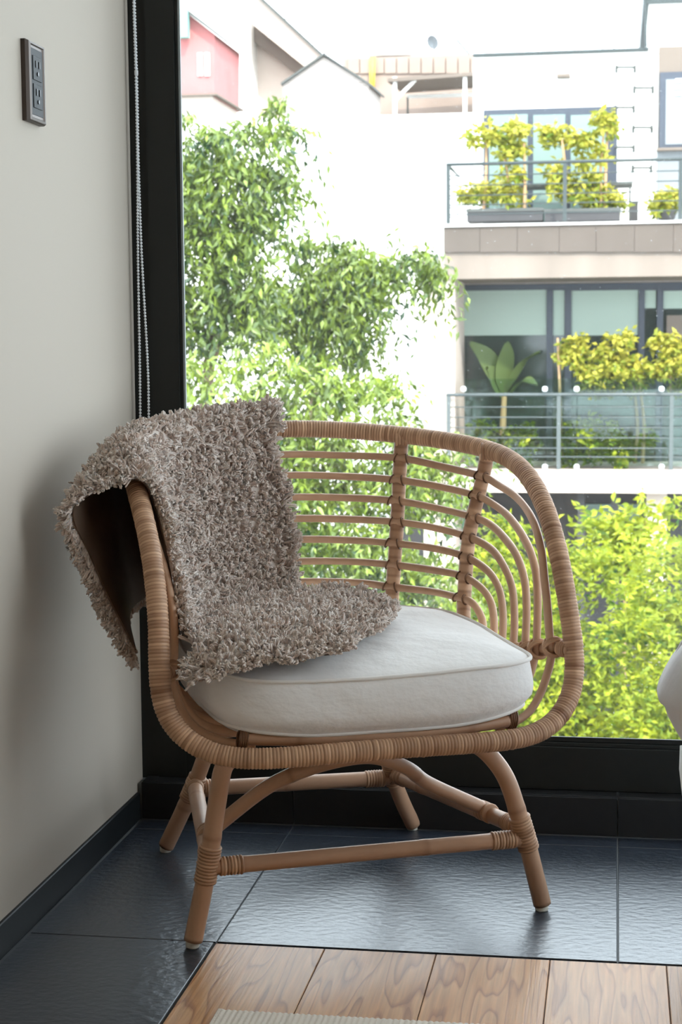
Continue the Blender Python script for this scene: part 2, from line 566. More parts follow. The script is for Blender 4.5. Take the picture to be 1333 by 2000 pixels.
def pole(path, r, seed=0, knots=True, n=None, taper=None):
    rg = np.random.default_rng(100 + seed)
    p = np.asarray(path, float)
    L = plen(p)
    n = n or max(8, int(L / 0.006))
    q = resample(p, n)
    s = np.linspace(0, L, n)
    rad = np.full(n, r)
    tone = 0.55 + np.interp(s, np.linspace(0, L, 6), rg.uniform(-0.12, 0.12, 6))
    if knots:
        x = rg.uniform(0.05, 0.18)
        while x < L:
            d = np.abs(s - x)
            rad += r * 0.05 * np.exp(-(d / 0.006) ** 2)
            tone -= 0.25 * np.exp(-(d / 0.004) ** 2)
            x += rg.uniform(0.2, 0.3)
    if taper is not None:
        rad = rad * np.interp(np.linspace(0, 1, n), [0, 1], taper)
    return MB().tube(q, rad, 14, tone=np.clip(tone, 0, 1))


def coil(center, axis, r, length, wire=0.0022, seed=0, mat='cane'):
    """binding of cane round a joint"""
    c = np.asarray(center, float); a = np.asarray(axis, float); a /= np.linalg.norm(a)
    return wrapped(np.array([c - a * length / 2, c, c + a * length / 2]), r, wire * 2.2, seed=seed, sides=14, groove=0.10)


hoop_loop = np.vstack([HOOP, (HOOP[1:-1] * MIR)[::-1]])
rail = wrapped(hoop_loop, 0.0158, 0.0052, closed=True, sides=16, seed=3).build('frame_hoop', M['cane'], chair, True)
rail['label'] = 'thick cane-wrapped hoop running round arms, back and seat front'

# back posts and ribs
POSTS = [[(.196, .452, .728), (.193, .452, .693), (.183, .441, .58), (.171, .431, .465), (.163, .42, .41), (.15, .40, .36)],
         [(.303, .305, .709), (.298, .312, .668), (.277, .325, .562), (.266, .320, .455), (.258, .305, .41), (.24, .29, .36)]]
for i, P in enumerate(POSTS):
    for s in (1, -1):
        p = spline(np.array(P) * ([s, 1, 1]), 50)
        w = wrapped(p, 0.0128, 0.016, sides=14, seed=20 + i * 2 + s, groove=0.03)
        po = w.build('back_post', M['cane'], chair, True)
        d = p[1] - p[0]
        coil(p[0] + np.array([0, 0, 0.0]), (1, -0.3 * s, 0) if i else (s, -0.4, 0), 0.0172, 0.022, seed=i).build('post_wrap', M['cane'], po, True)
RIBS = {1: [(0, .512, .70), (.092, .498, .697), (.188, .446, .693), (.245, .391, .681), (.292, .305, .668), (.305, .265, .657), (.314, .195, .639), (.311, .122, .612), (.305, .070, .572), (.299, .040, .526), (.297, .024, .488), (.299, .018, .439), (.303, .02, .405), (.295, .02, .372), (.281, .015, .343), (.258, .0, .322), (.225, -.02, .312), (.19, -.035, .309)],
        2: [(0, .507, .663), (.107, .488, .659), (.184, .443, .654), (.243, .386, .645), (.285, .314, .634), (.302, .262, .620), (.308, .205, .602), (.309, .138, .569), (.305, .092, .533), (.300, .070, .491), (.296, .062, .441), (.293, .062, .40), (.28, .06, .36), (.25, .055, .325), (.2, .05, .310)],
        3: [(0, .501, .624), (.106, .483, .621), (.181, .439, .617), (.235, .389, .608), (.279, .318, .597), (.296, .277, .588), (.303, .226, .570), (.304, .171, .546), (.302, .132, .512), (.298, .112, .474), (.293, .103, .424), (.288, .10, .38), (.26, .1, .335), (.2, .1, .310)],
        4: [(0, .496, .586), (.104, .478, .583), (.178, .435, .580), (.232, .384, .573), (.273, .319, .562), (.293, .262, .547), (.298, .214, .523), (.298, .177, .494), (.295, .158, .457), (.290, .148, .410), (.28, .145, .37), (.25, .14, .33), (.2, .14, .310)],
        5: [(0, .491, .549), (.102, .473, .546), (.173, .432, .542), (.230, .379, .537), (.267, .321, .528), (.287, .268, .511), (.293, .230, .489), (.292, .205, .460), (.288, .192, .416), (.278, .188, .37), (.25, .185, .33), (.2, .18, .310)],
        6: [(0, .486, .510), (.101, .468, .508), (.170, .429, .504), (.228, .373, .499), (.262, .320, .494), (.281, .275, .478), (.288, .245, .454), (.285, .225, .414), (.275, .22, .37), (.25, .22, .33), (.2, .22, .310)],
        7: [(0, .481, .474), (.108, .460, .471), (.166, .425, .465), (.227, .368, .461), (.260, .314, .455), (.272, .290, .449), (.280, .269, .425), (.277, .260, .40), (.265, .255, .36), (.24, .25, .33), (.2, .25, .310)]}
rung_z = 0.4185
for k, P in RIBS.items():
    P = np.array(P, float)
    full = np.vstack([(P[1:] * MIR)[::-1], P])
    path = spline(full, 150)
    rg = np.random.default_rng(k)
    rb = MB().tube(path, 0.0066 * (1 + 0.03 * np.sin(np.linspace(0, 30, 150) + k)), 10, tone=np.clip(0.72 + 0.12 * np.sin(np.linspace(0, 9 + k, 150)) + rg.normal(0, .03, 150), 0, 1)).build('rib', M['pole'], chair, True)
    for i, PP in enumerate(POSTS):      # dark cane lashings where the rib crosses a post
        for s in (1, -1):
            q = path * [s, 1, 1]
            ref = np.array(PP)
            j = np.argmin([np.min(np.linalg.norm(ref[1:4, :2] - x[:2], axis=1)) + (0 if x[2] > .44 else 9) for x in q])
            zc = q[j, 2]
            pc = np.array([np.interp(-zc, -ref[:, 2], ref[:, c]) for c in range(3)])
            j = np.argmin(np.linalg.norm(q - pc, axis=1))
            t = q[min(j + 1, 149)] - q[max(j - 1, 0)]
            t = t / np.linalg.norm(t)
            inw = np.array([0, 0.15, 0]) - np.array([pc[0], pc[1], 0]); inw /= np.linalg.norm(inw)
            mb = MB()
            for off, tilt in ((-0.0125 * (1 if t[0] * s > 0 else -1), 0.25), (0.0125 * (1 if t[0] * s > 0 else -1), -0.25)):
                cc = q[j] + t * off * 0.85
                ang = np.linspace(0, 2 * PI, 14, endpoint=False)
                n1 = np.cross(t, [0, 0, 1.0]); n1 /= np.linalg.norm(n1)
                n2 = np.cross(n1, t)
                ring = cc + 0.0083 * (np.cos(ang)[:, None] * n1 + np.sin(ang)[:, None] * n2) + t * (np.sin(ang) * tilt * 0.01)[:, None]
                mb.tube(ring, 0.0013, 6, closed=True)
            mb.build('tie', M['tie'], rb, True)
for s in (1, -1):                        # side rungs that the ribs are tied to
    p = spline(np.array([(.322, -.016, .4185), (.312, .03, .4165), (.303, .10, .402), (.293, .18, .382), (.278, .25, .362), (.26, .30, .35)]) * [s, 1, 1], 60)
    rg_ = pole(p, 0.0125, seed=40 + s, knots=False).build('side_rung', M['pole'], chair, True)
    coil(p[3], p[4] - p[2], 0.0145, 0.022, seed=5).build('joint_wrap', M['cane'], rg_, True)
    for k in (1, 2, 3, 4):
        P = np.array(RIBS[k]) * [s, 1, 1]
        q = spline(P, 120)
        zr = np.interp(q[:, 1], [-.016, .03, .10, .18, .25], [.4185, .4165, .402, .382, .362])
        j = np.argmin(np.abs(q[:, 2] - zr) + (q[:, 1] > .3))
        c = q[j]
        mb = MB()
        for sg in (1, -1):
            ang = np.linspace(0, 2 * PI, 18, endpoint=False)
            ax = np.array([0.0, 0.8, sg * 0.6]); n1 = np.array([1.0, 0, 0]); n2 = np.cross(ax, n1)
            ring = c + np.array([0.004 * s, 0, 0]) + 0.0165 * np.cos(ang)[:, None] * n1 + 0.017 * np.sin(ang)[:, None] * n2
            for o_ in (-0.003, 0, 0.003):
                mb.tube(ring + ax * o_, 0.0019, 6, closed=True, tone=0.55)
        mb.build('tie', M['cane'], rg_, True)

# seat supports under the cushion
pole(spline([(-.215, -.045, .3235), (-.1, -.066, .318), (0, -.07, .316), (.1, -.066, .318), (.205, -.047, .321)], 50), 0.0095, seed=3).build('seat_bar', M['pole'], chair, True)
for yb in (.10, .26):
    pole(spline([(-.26, yb, .304), (0, yb, .300), (.26, yb, .304)], 40), 0.011, seed=int(yb * 100)).build('seat_bar', M['pole'], chair, True)
for s in (1, -1):
    mb = MB()
    for k in range(4):
        ang = np.linspace(0, 2 * PI, 14, endpoint=False)
        mb.tube(np.array([(.206 * s + .0032 * k * s + .002 * math.sin(a), -.043 + .0125 * math.cos(a), .322 + .0135 * math.sin(a)) for a in ang]), 0.0019, 6, closed=True)
    mb.build('seat_bar_tie', M['tie'], chair, True)

# legs: bent poles, splayed, tied with cane at the stretchers
LEGS = {'fl': [(-.281, 0, .010), (-.259, -.002, .116), (-.245, -.016, .22), (-.238, -.03, .275), (-.225, -.03, .292)],
        'fr': [(.281, 0, .010), (.257, -.002, .101), (.241, -.004, .152), (.218, -.004, .219), (.187, 0, .262), (.15, .01, .288)],
        'bl': [(-.236, .488, .010), (-.212, .468, .07), (-.190, .447, .13), (-.172, .428, .19), (-.155, .405, .25), (-.13, .38, .296)],
        'br': [(.226, .488, .010), (.200, .468, .058), (.176, .447, .112), (.160, .428, .18), (.145, .405, .25), (.12, .38, .296)]}
LP = {}
for i, (k, P) in enumerate(LEGS.items()):
    p = spline(P, 60)
    LP[k] = p
    lg = pole(p, 0.0140, seed=i + 1, taper=(1.02, 0.98)).build('leg', M['pole'], chair, True)
    d = p[0] - p[1]
    MB().lathe([(0.0095, 0.0), (0.0105, 0.002), (0.0105, 0.013)], (p[0][0] - 0.001, p[0][1], 0.0), 16).build('foot_glide', M['glide'], lg, True)
    zj = 0.128 if k[0] == 'f' else 0.122
    j = np.argmin(np.abs(p[:, 2] - zj))
    coil(p[j], p[j + 1] - p[j - 1], 0.0172, 0.058 if k[0] == 'f' else 0.05, seed=30 + i).build('joint_wrap', M['cane'], lg, True)


def lp(k, z):
    p = LP[k]
    return np.array([np.interp(z, p[:, 2], p[:, c]) for c in range(3)])


def stretcher(a, b, name, ra, seed, wraps=(0.03, 0.03), sag=0.0, r=0.0125):
    a, b = np.asarray(a), np.asarray(b)
    mid = (a + b) / 2 + np.array([0, 0, sag])
    o = pole(spline([a, mid, b], 40), r, seed=seed).build(name, M['pole'], chair, True)
    d = (b - a) / np.linalg.norm(b - a)
    for w, c, sg in ((wraps[0], a, 1), (wraps[1], b, -1)):
        if w:
            coil(c + d * sg * (0.018 + w / 2), d, r + 0.0022, w, seed=seed + 7 * sg).build('joint_wrap', M['cane'], o, True)
    return o


stretcher(lp('fl', .121), lp('fr', .121), 'front_stretcher', 0, 51, (0.036, 0.04))
stretcher(lp('bl', .120), lp('br', .112), 'back_stretcher', 0, 52, (0.03, 0.036), r=0.0135)
FLJ, BLJ = lp('fl', .137), lp('bl', .128)
FRJ, BRJ = lp('fr', .137), lp('br', .120)
stretcher(BLJ, FLJ, 'side_stretcher', 0, 53, (0.02, 0.02), r=0.0135)
stretcher(BRJ, FRJ, 'side_stretcher', 0, 54, (0.03, 0.03), r=0.0135)
al = FLJ * 0.76 + BLJ * 0.24 + np.array([0.012, 0, 0.012])
ar = FRJ * 0.76 + BRJ * 0.24 + np.array([-0.012, 0, 0.012])
arch = spline([al, (-.15, .075, .213), (-.09, .055, .243), (-.03, .045, .2575), (.02, .045, .2565), (.075, .06, .232), (.12, .085, .197), ar], 80)
ab = pole(arch, 0.0115, seed=61).build('arch_brace', M['pole'], chair, True)
for c, d, sd in ((al - np.array([.008, 0, .008]), FLJ - BLJ, 1), (ar - np.array([-.008, 0, .008]), FRJ - BRJ, 2)):
    coil(c, d, 0.0165, 0.034, seed=sd + 70).build('joint_wrap', M['cane'], ab, True)

# ------------------------------------------------------------------ seat cushion
def fbm(x, y, seed=0):
    rg = np.random.default_rng(seed)
    out = np.zeros_like(x)
    amp = 1.0
    for o in range(4):
        for _ in range(3):
            a = rg.uniform(0, 2 * PI); fq = 14 * (1.9 ** o) * rg.uniform(.7, 1.3)
            out += amp * np.sin((x * math.cos(a) + y * math.sin(a)) * fq + rg.uniform(0, 6.28)) / 3
        amp *= 0.5
    return out


OUT = [(0, -.086), (.1, -.084), (.18, -.074), (.228, -.052), (.250, -.018), (.255, .06), (.256, .15), (.250, .24), (.228, .32), (.18, .385), (.1, .425), (0, .436)]
outl = np.array([(x, y, 0) for x, y in OUT] + [(-x, y, 0) for x, y in OUT[-2:0:-1]])
NA = 132
outl = spline(outl, NA, closed=True)
cen = np.array([0, .17, 0])
rows = []
for s in np.linspace(0.03, 1, 18):
    p = cen + (outl - cen) * s
    bk = np.clip((p[:, 1] - .05) / .35, 0, 1)
    z = 0.411 + 0.024 * bk * bk * (3 - 2 * bk) + (0.036 - 0.012 * bk) * (1 - s ** 2.6) ** 0.8
    z = z + 0.0036 * fbm(p[:, 0] * .8, p[:, 1] * .8, 3) * (0.3 + 0.7 * s)
    p = p.copy(); p[:, 2] = z + 0.016 * np.exp(-((p[:, 0] + .27) / .05) ** 2) * s * (p[:, 1] < .1)
    rows.append(p)
rim = rows[-1].copy()
nrm = outl - np.roll(outl, 1, 0); nrm = np.stack([nrm[:, 1], -nrm[:, 0], nrm[:, 2]], 1); nrm /= np.linalg.norm(nrm, axis=1)[:, None]
arcl = np.linspace(0, 2 * PI, NA, endpoint=False)
zb = 0.316 + 0.022 * np.clip((np.abs(outl[:, 0]) - .10) / .17, 0, 1) ** 1.5
for t in np.linspace(0.06, 1, 10):
    p = rim + nrm * (0.005 * math.sin(PI * t) - 0.06 * max(0.0, t - 0.66))
    p = p.copy()
    p[:, 2] = rim[:, 2] * (1 - t) + zb * t
    p += nrm * (0.0030 * fbm(outl[:, 0] * 1.3 + outl[:, 1] * .6, np.full(NA, t * .12), 8))[:, None]
    rows.append(p)
bot = rows[-1].copy()
for s in (0.7, 0.3, 0.03):
    p = cen + (bot - cen) * s
    p[:, 2] = bot[:, 2] * s + 0.319 * (1 - s)
    rows.append(p)
V = np.stack(rows, 1)
cush = empty('seat_cushion', CO, CA)
tag(cush, 'white cotton box cushion with piped edges on the rattan armchair seat', 'cushion')
MB().grid(V, closed_u=True).build('cover', M['cotton'], cush, True)
MB().tube(rim + nrm * 0.0012 + np.array([0, 0, 0.001]), 0.0032, 8, closed=True).build('piping', M['piping'], cush, True)
MB().tube(rows[-5] + nrm * 0.001, 0.003, 8, closed=True).build('piping', M['piping'], cush, True)

# ------------------------------------------------------------------ curly sheepskin thrown over the left of the back
HL = HOOP * MIR
NB, NAa = 70, 150
bs_ = np.linspace(0, 1, NB)
cols = []
EB = np.array([0, .12, .3, .55, .75, .88, 1.0])
EP = np.array([(-.282, -.060, .424), (-.245, -.080, .432), (-.175, -.088, .440), (-.06, -.068, .450), (.030, .05, .461), (.085, .19, .466), (.098, .29, .466)])
for b in bs_:
    hi = 100 + b * 57
    H = np.array([np.interp(hi, np.arange(160), HL[:, c]) for c in range(3)])
    i0 = int(min(hi, 157))
    tg = HL[i0 + 1] - HL[i0 - 1]; tg = tg[:2] / np.linalg.norm(tg[:2])
    n = np.array([-tg[1], tg[0]])
    if n @ (H[:2] - np.array([0, .15])) < 0: n = -n
    n = np.append(n, 0.0)
    up = np.array([0, 0, 1.0])

    def wall(z, inset):
        fac = 1 - .37 * (.7 - z)
        q = np.array([H[0] * fac, (H[1] - .15) * fac + .15, z])
        return q - n * inset
    E_ = np.array([np.interp(b, EB, EP[:, c]) for c in range(3)])
    fw = max(0.0, 1 - b / 0.34)                  # the front border leans forward on its way down, close along the hoop
    fw = fw * fw * (3 - 2 * fw)
    w3, w2_, w1, w0 = wall(.605, .022), wall(.535, .036), wall(.482, .062), wall(.460, .105)
    s1 = w0 * 0.66 + E_ * 0.34; s1[2] = .467
    s2 = w0 * 0.30 + E_ * 0.70; s2[2] = .463
    fr_ = [(-.297, .100, .605), (-.293, .062, .545), (-.288, .034, .492), (-.276, .014, .462), (-.272, -.014, .452), (-.274, -.036, .442)]
    w3, w2_, w1, w0, s1, s2 = [a_ * (1 - fw) + np.array(b_) * fw for a_, b_ in zip((w3, w2_, w1, w0, s1, s2), fr_)]
    o = 0.4 + 0.6 * max(0, 1 - b / .35) ** 1.2    # how far the outer flap stands off
    pts = [E_, s2, s1, w0, w1, w2_, w3,
           H - n * .024 - up * .012, H - n * .008 + up * .026, H + n * .022 + up * .030,
           H + n * (.088 * o) + up * (.004), H + n * (.097 * o + .004) - up * .026, H + n * (.068 * o + .010) - up * .080,
           H + n * (.038 * o + .014) - up * .145, H + n * (.008 * o + .012) - up * .212, H + n * (.0 * o + .010) - up * (.232 + .03 * b)]
    cols.append(spline(pts, NAa))
S = np.stack(cols, 0)
uu, vv = np.meshgrid(np.linspace(0, 1, NB), np.linspace(0, 1, NAa), indexing='ij')
gu = np.gradient(S, axis=0); gu /= np.linalg.norm(gu, axis=2)[..., None]
gv = np.gradient(S, axis=1); gv /= np.linalg.norm(gv, axis=2)[..., None]
wr_ = np.clip((uu - .72) / .28, 0, 1) ** 2
S = S + gu * (wr_ * (0.008 * np.sin(vv * 21 + 1) + 0.005 * np.sin(vv * 47) - 0.030 * np.exp(-((vv - .56) / .06) ** 2)))[..., None]
we_ = np.clip((.2 - vv) / .2, 0, 1) ** 2
S = S - gv * (we_ * (0.008 * np.sin(uu * 17 + .5) + 0.006 * np.sin(uu * 39) - 0.03 * np.clip((uu - .86) / .14, 0, 1) ** 2))[..., None]
du = np.gradient(S, axis=0); dv = np.gradient(S, axis=1)
SN = np.cross(du, dv); SN /= np.linalg.norm(SN, axis=2)[..., None] + 1e-9
if SN[NB // 2, 20, 2] < 0: SN = -SN
skin = empty('sheepskin_throw', CO, CA)
tag(skin, 'curly beige sheepskin draped over the left arm and back of the rattan armchair', 'sheepskin')
hide = MB()
lo_, hi_ = S - SN * 0.0012, S + SN * 0.0012
hide.grid(lo_); hide.grid(hi_[:, ::-1])
for a_, b_ in ((lo_[0], hi_[0]), (hi_[-1], lo_[-1])):
    hide.grid(np.stack([a_, b_], 0))
for a_, b_ in ((hi_[:, 0], lo_[:, 0]), (lo_[:, -1], hi_[:, -1])):
    hide.grid(np.stack([a_, b_], 0))
hide.build('hide', M['hide'], skin, True)
# dense under-wool, lumpy
bu, bv = np.meshgrid(np.linspace(0, 1, NB), np.linspace(0, 1, NAa), indexing='ij')
edge = np.minimum(np.minimum(bu, 1 - bu) * 14, np.minimum(bv, 1 - bv) * 30)
lump = 0.0075 * np.clip(edge, 0.15, 1) * (1 + 0.25 * np.sin(bu * 160 + 3 * np.sin(bv * 90)) * np.sin(bv * 300 + 2 * np.sin(bu * 70)))
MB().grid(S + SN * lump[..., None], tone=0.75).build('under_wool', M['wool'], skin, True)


def curls(n, seed):
    rg = np.random.default_rng(seed)
    area = np.linalg.norm(np.cross(du, dv), axis=2).ravel()
    cdf = np.cumsum(area) / area.sum()
    idx = np.searchsorted(cdf, rg.uniform(0, 1, n))
    iu, iv = np.unravel_index(idx, (NB, NAa))
    fu = np.clip(iu + rg.uniform(-.5, .5, n), 0, NB - 1.001); fv = np.clip(iv + rg.uniform(-.5, .5, n), 0, NAa - 1.001)
    eg = rg.uniform(0, 1, n) < 0.14                      # extra fringe along the two borders
    side = rg.integers(0, 4, n)
    fu = np.where(eg & (side == 0), rg.uniform(0, .8, n), np.where(eg & (side == 1), NB - 1.001 - rg.uniform(0, .8, n), fu))
    fv = np.where(eg & (side == 2), rg.uniform(0, .8, n), np.where(eg & (side == 3), NAa - 1.001 - rg.uniform(0, .8, n), fv))
    a, b = fu.astype(int), fv.astype(int)
    x, y = (fu - a)[:, None], (fv - b)[:, None]

    def smp(F):
        return F[a, b] * (1 - x) * (1 - y) + F[a + 1, b] * x * (1 - y) + F[a, b + 1] * (1 - x) * y + F[a + 1, b + 1] * x * y
    P, Nn, U, Vv = smp(S), smp(SN), smp(du), smp(dv)
    Nn /= np.linalg.norm(Nn, axis=1)[:, None]; U /= np.linalg.norm(U, axis=1)[:, None]
    Vv = np.cross(Nn, U)
    # outward lean at the borders
    lean = rg.normal(0, 0.6, (n, 2))
    bd = 1.3
    lean[:, 0] += np.where(fu < 1.5, -bd, 0) + np.where(fu > NB - 2.5, bd, 0)
    lean[:, 1] += np.where(fv < 2, -bd, 0) + np.where(fv > NAa - 3, bd, 0)
    D = Nn + U * lean[:, :1] + Vv * np.where(np.sum(np.cross(Nn, U) * smp(dv), 1) > 0, 1, -1)[:, None] * lean[:, 1:]
    D[:, 2] -= 0.15
    D /= np.linalg.norm(D, axis=1)[:, None]
    K = 9
    st = 3                                               # strands in a lock share their twist
    L = rg.uniform(.017, .028, n) * np.where((fu < 2) | (fu > NB - 3), 1.25, 1)
    hr = rg.uniform(.0036, .0062, n)
    turns = rg.uniform(1.0, 1.7, n) * np.where(rg.uniform(0, 1, n) < .5, -1, 1)
    ph = rg.uniform(0, 6.28, n)
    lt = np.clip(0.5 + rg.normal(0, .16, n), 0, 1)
    P, D, L, hr, turns, ph, lt = [np.repeat(q, st, 0) for q in (P, D, L, hr, turns, ph, lt)]
    n = n * st
    P = P + rg.normal(0, .0008, (n, 3)) + np.repeat(Nn, st, 0) * .0035
    ph = ph + np.tile(np.arange(st) * 0.42, n // st) + rg.normal(0, .12, n)
    hr = hr * rg.uniform(.8, 1.15, n)
    L = L * rg.uniform(.88, 1.1, n)
    wire = rg.uniform(.0011, .0017, n)
    e1 = np.repeat(rg.normal(0, 1, (n // st, 3)), st, 0)          # the way the lock rolls over
    e1 -= D * np.sum(e1 * D, 1)[:, None]; e1 /= np.linalg.norm(e1, axis=1)[:, None]
    e2 = np.cross(D, e1)
    s = np.linspace(0, 1, K)
    fi = (s[None, :] * np.abs(turns)[:, None] * 2 * PI * 0.62)     # a short stem, then a rolled tip
    R = hr[:, None] * (1.0 - 0.30 * s)[None, :]
    stem = (L - 2 * hr)[:, None] * np.minimum(1, s * 2.2)[None, :]
    side_ = (np.tile(np.arange(st) - 1.0, n // st) * 0.0017)[:, None] + (turns * 0.0022)[:, None] * s[None, :]
    pth = P[:, None, :] + D[:, None, :] * (stem + R * np.sin(fi))[..., None] + e1[:, None, :] * (R * (1 - np.cos(fi)))[..., None] + e2[:, None, :] * side_[..., None]
    Nr = np.repeat(Nn, st, 0)
    hh = np.sum((pth - P[:, None, :]) * Nr[:, None, :], 2)
    pth = pth + Nr[:, None, :] * np.maximum(0, 0.0005 - hh)[..., None]
    tg = np.gradient(pth, axis=1); tg /= np.linalg.norm(tg, axis=2)[..., None] + 1e-9
    q1 = np.cross(tg, D[:, None, :] + 0.001); q1 /= np.linalg.norm(q1, axis=2)[..., None] + 1e-9
    q2 = np.cross(tg, q1)
    SD = 3
    rad = wire[:, None] * np.array([1.2, 1.25, 1.25, 1.2, 1.15, 1.1, 1.0, 0.8, 0.35])[None, :]
    ang = np.arange(SD) / SD * 2 * PI
    Vt = pth[:, :, None, :] + rad[:, :, None, None] * (np.cos(ang)[None, None, :, None] * q1[:, :, None, :] + np.sin(ang)[None, None, :, None] * q2[:, :, None, :])
    tone = np.clip(lt + rg.normal(0, .08, n), 0, 1)[:, None] * (0.68 + 0.50 * s)[None, :]  # roots darker than tips: shade between the curls put into the tone
    base = (np.arange(n) * K * SD)[:, None, None]
    i_ = (np.arange(K - 1) * SD)[None, :, None]; j_ = np.arange(SD)[None, None, :]
    F = np.stack([base + i_ + j_, base + i_ + (j_ + 1) % SD, base + i_ + SD + (j_ + 1) % SD, base + i_ + SD + j_], -1).reshape(-1, 4)
    return Vt.reshape(-1, 3), F, np.repeat(tone.ravel(), SD)


def fast_mesh(name, V, F, tone, mat, parent=None, smooth=True):
    """big meshes from numpy arrays, all faces with the same number of corners"""
    me = bpy.data.meshes.new(name)
    nf, nc = F.shape
    me.vertices.add(len(V)); me.vertices.foreach_set('co', V.astype(np.float32).ravel())
    me.loops.add(nf * nc); me.loops.foreach_set('vertex_index', F.astype(np.int32).ravel())
    me.polygons.add(nf)
    me.polygons.foreach_set('loop_start', (np.arange(nf) * nc).astype(np.int32))
    if smooth:
        me.polygons.foreach_set('use_smooth', np.ones(nf, bool))
    a = me.attributes.new('tone', 'FLOAT', 'POINT'); a.data.foreach_set('value', tone.astype(np.float32))
    me.materials.append(mat)
    me.update(calc_edges=True)
    o = bpy.data.objects.new(name, me); COL.objects.link(o)
    if parent is not None: o.parent = parent
    return o


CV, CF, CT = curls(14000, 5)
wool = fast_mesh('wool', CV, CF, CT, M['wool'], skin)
wool['kind'] = 'stuff'

# ------------------------------------------------------------------ power outlet on the left wall
out = empty('power_outlet', (XL - 0.006, 2.549, 1.298))
tag(out, 'brushed steel double power outlet mounted on the left wall', 'outlet')
mb = MB()
hy, hz = 0.040, 0.0605
prof = [(0.0, 1.0), (0.007, 1.0), (0.0115, 0.90), (0.0125, 0.74), (0.0105, 0.66), (0.0105, 0.3)]
ringv = []
for d, s in prof:
    yy_, zz_ = hy * (1 - (1 - s) * 1.0), hz - hy * (1 - s) * 0.5
    ringv.append([(d, -yy_, -zz_), (d, yy_, -zz_), (d, yy_, zz_), (d, -yy_, zz_)])
mb.grid(np.array(ringv).transpose(1, 0, 2), closed_u=True)
mb.build('plate', M['steel'], out)
of = MB().box((0.004, -0.0264, -0.0505), (0.0110, 0.0264, 0.0505), 0.001).build('outlet_face', M['grey_plastic'], out)
for zc in (0.021, -0.021):
    so = MB().box((0.0100, -0.019, zc - 0.0185), (0.0122, 0.019, zc + 0.0185), 0.001).build('socket', M['grey_plastic'], of)
for zc in (0.021, -0.021):
    for dy in (-0.007, 0.007):
        MB().box((0.012, dy - 0.0015, zc + 0.001), (0.0135, dy + 0.0015, zc + 0.011)).build('slot', M['black_plastic'], of)
    MB().lathe([(0.0032, 0.0), (0.0032, 0.0015)], (0, 0, 0), 12).build('ground_hole', M['black_plastic'], of).matrix_local = Matrix.Translation((0.0122, 0, zc - 0.008)) @ Matrix.Rotation(PI / 2, 4, 'Y')

# ------------------------------------------------------------------ beaded blind chain by the window
chain = empty('blind_chain', tuple(at(270, 700, 3.066)))
tag(chain, 'pale beaded roller blind chain hanging beside the window frame', 'blind chain')
c0 = np.array(chain.location)
strandA = [(234, -1300), (256, -250), (261, 0), (264, 100), (266.5, 200), (268.5, 330), (269.5, 500), (273, 700), (274, 800), (275, 900)]
strandB = [(235.5, -1300), (258, -250), (263, 0), (266, 100), (268.5, 200), (271, 330), (277, 500), (288, 700), (290.5, 800), (290, 900)]


def beads(path, r=0.0026, step=0.0058):
    n = int(plen(path) / step)
    q = resample(path, n)
    th = np.arange(8) / 8 * 2 * PI
    prof = np.array([(.25, -1), (.8, -.6), (1, 0), (.8, .6), (.25, 1)])
    base = np.stack([prof[:, :1] * np.cos(th), prof[:, :1] * np.sin(th), np.repeat(prof[:, 1:2], 8, 1)], -1).reshape(-1, 3) * r
    F0 = np.array([(i * 8 + j, i * 8 + (j + 1) % 8, i * 8 + 8 + (j + 1) % 8, i * 8 + 8 + j) for i in range(4) for j in range(8)])
    V = (q[:, None, :] + base[None]).reshape(-1, 3)
    F = (np.arange(n)[:, None, None] * 40 + F0[None]).reshape(-1, 4)
    return V, F


for st, dy in ((strandA, 0.0), (strandB, 0.002)):
    pth = spline([at(x, y, 3.066 + dy) for x, y in st], 300) - c0
    if st is strandA:
        end = spline([at(275, 900, 3.066), at(276, 1010, 3.066), at(283, 1040, 3.066), at(290, 1010, 3.066), at(290, 900, 3.066)], 60) - c0
        pth = np.vstack([pth, end[1:]])
    V, F = beads(pth)
    fast_mesh('bead_strand', V, F, np.full(len(V), .5), M['bead'], chain)
    MB().tube(resample(pth, 200), 0.0006, 5).build('cord', M['bead'], chain)
MB().lathe([(.0016, -.005), (.0036, -.004), (.0036, .004), (.0016, .005)], tuple(at(266.4, 142, 3.064) - c0), 10).build('connector', M['bead'], chain, True)

# ------------------------------------------------------------------ rug corner
rug = empty('ribbed_rug', (-0.519, 2.155, 0.0))
tag(rug, 'off-white ribbed woven rug lying on the oak floor', 'rug')
RW, RD = 1.3, 1.5
xs = np.linspace(0, RW, int(RW / 0.0018))
zz = 0.006 + 0.0022 * np.abs(np.sin(xs / 0.0078 * PI)) ** 0.7
prof_y = np.array([0, 0, -0.002, -0.006, -RD])
Vr = np.zeros((len(xs), 5, 3))
for j, (y_, f_) in enumerate(zip(prof_y, (0.1, 0.75, 0.95, 1, 1))):
    Vr[:, j, 0] = xs; Vr[:, j, 1] = y_; Vr[:, j, 2] = zz * f_ if j else 0.0006
MB().grid(Vr[:, ::-1]).build('weave', M['rug'], rug, True)
MB().box((-0.004, -RD, 0.0008), (0.003, 0.0015, 0.0075), 0.001).build('side_binding', M['rug'], rug)

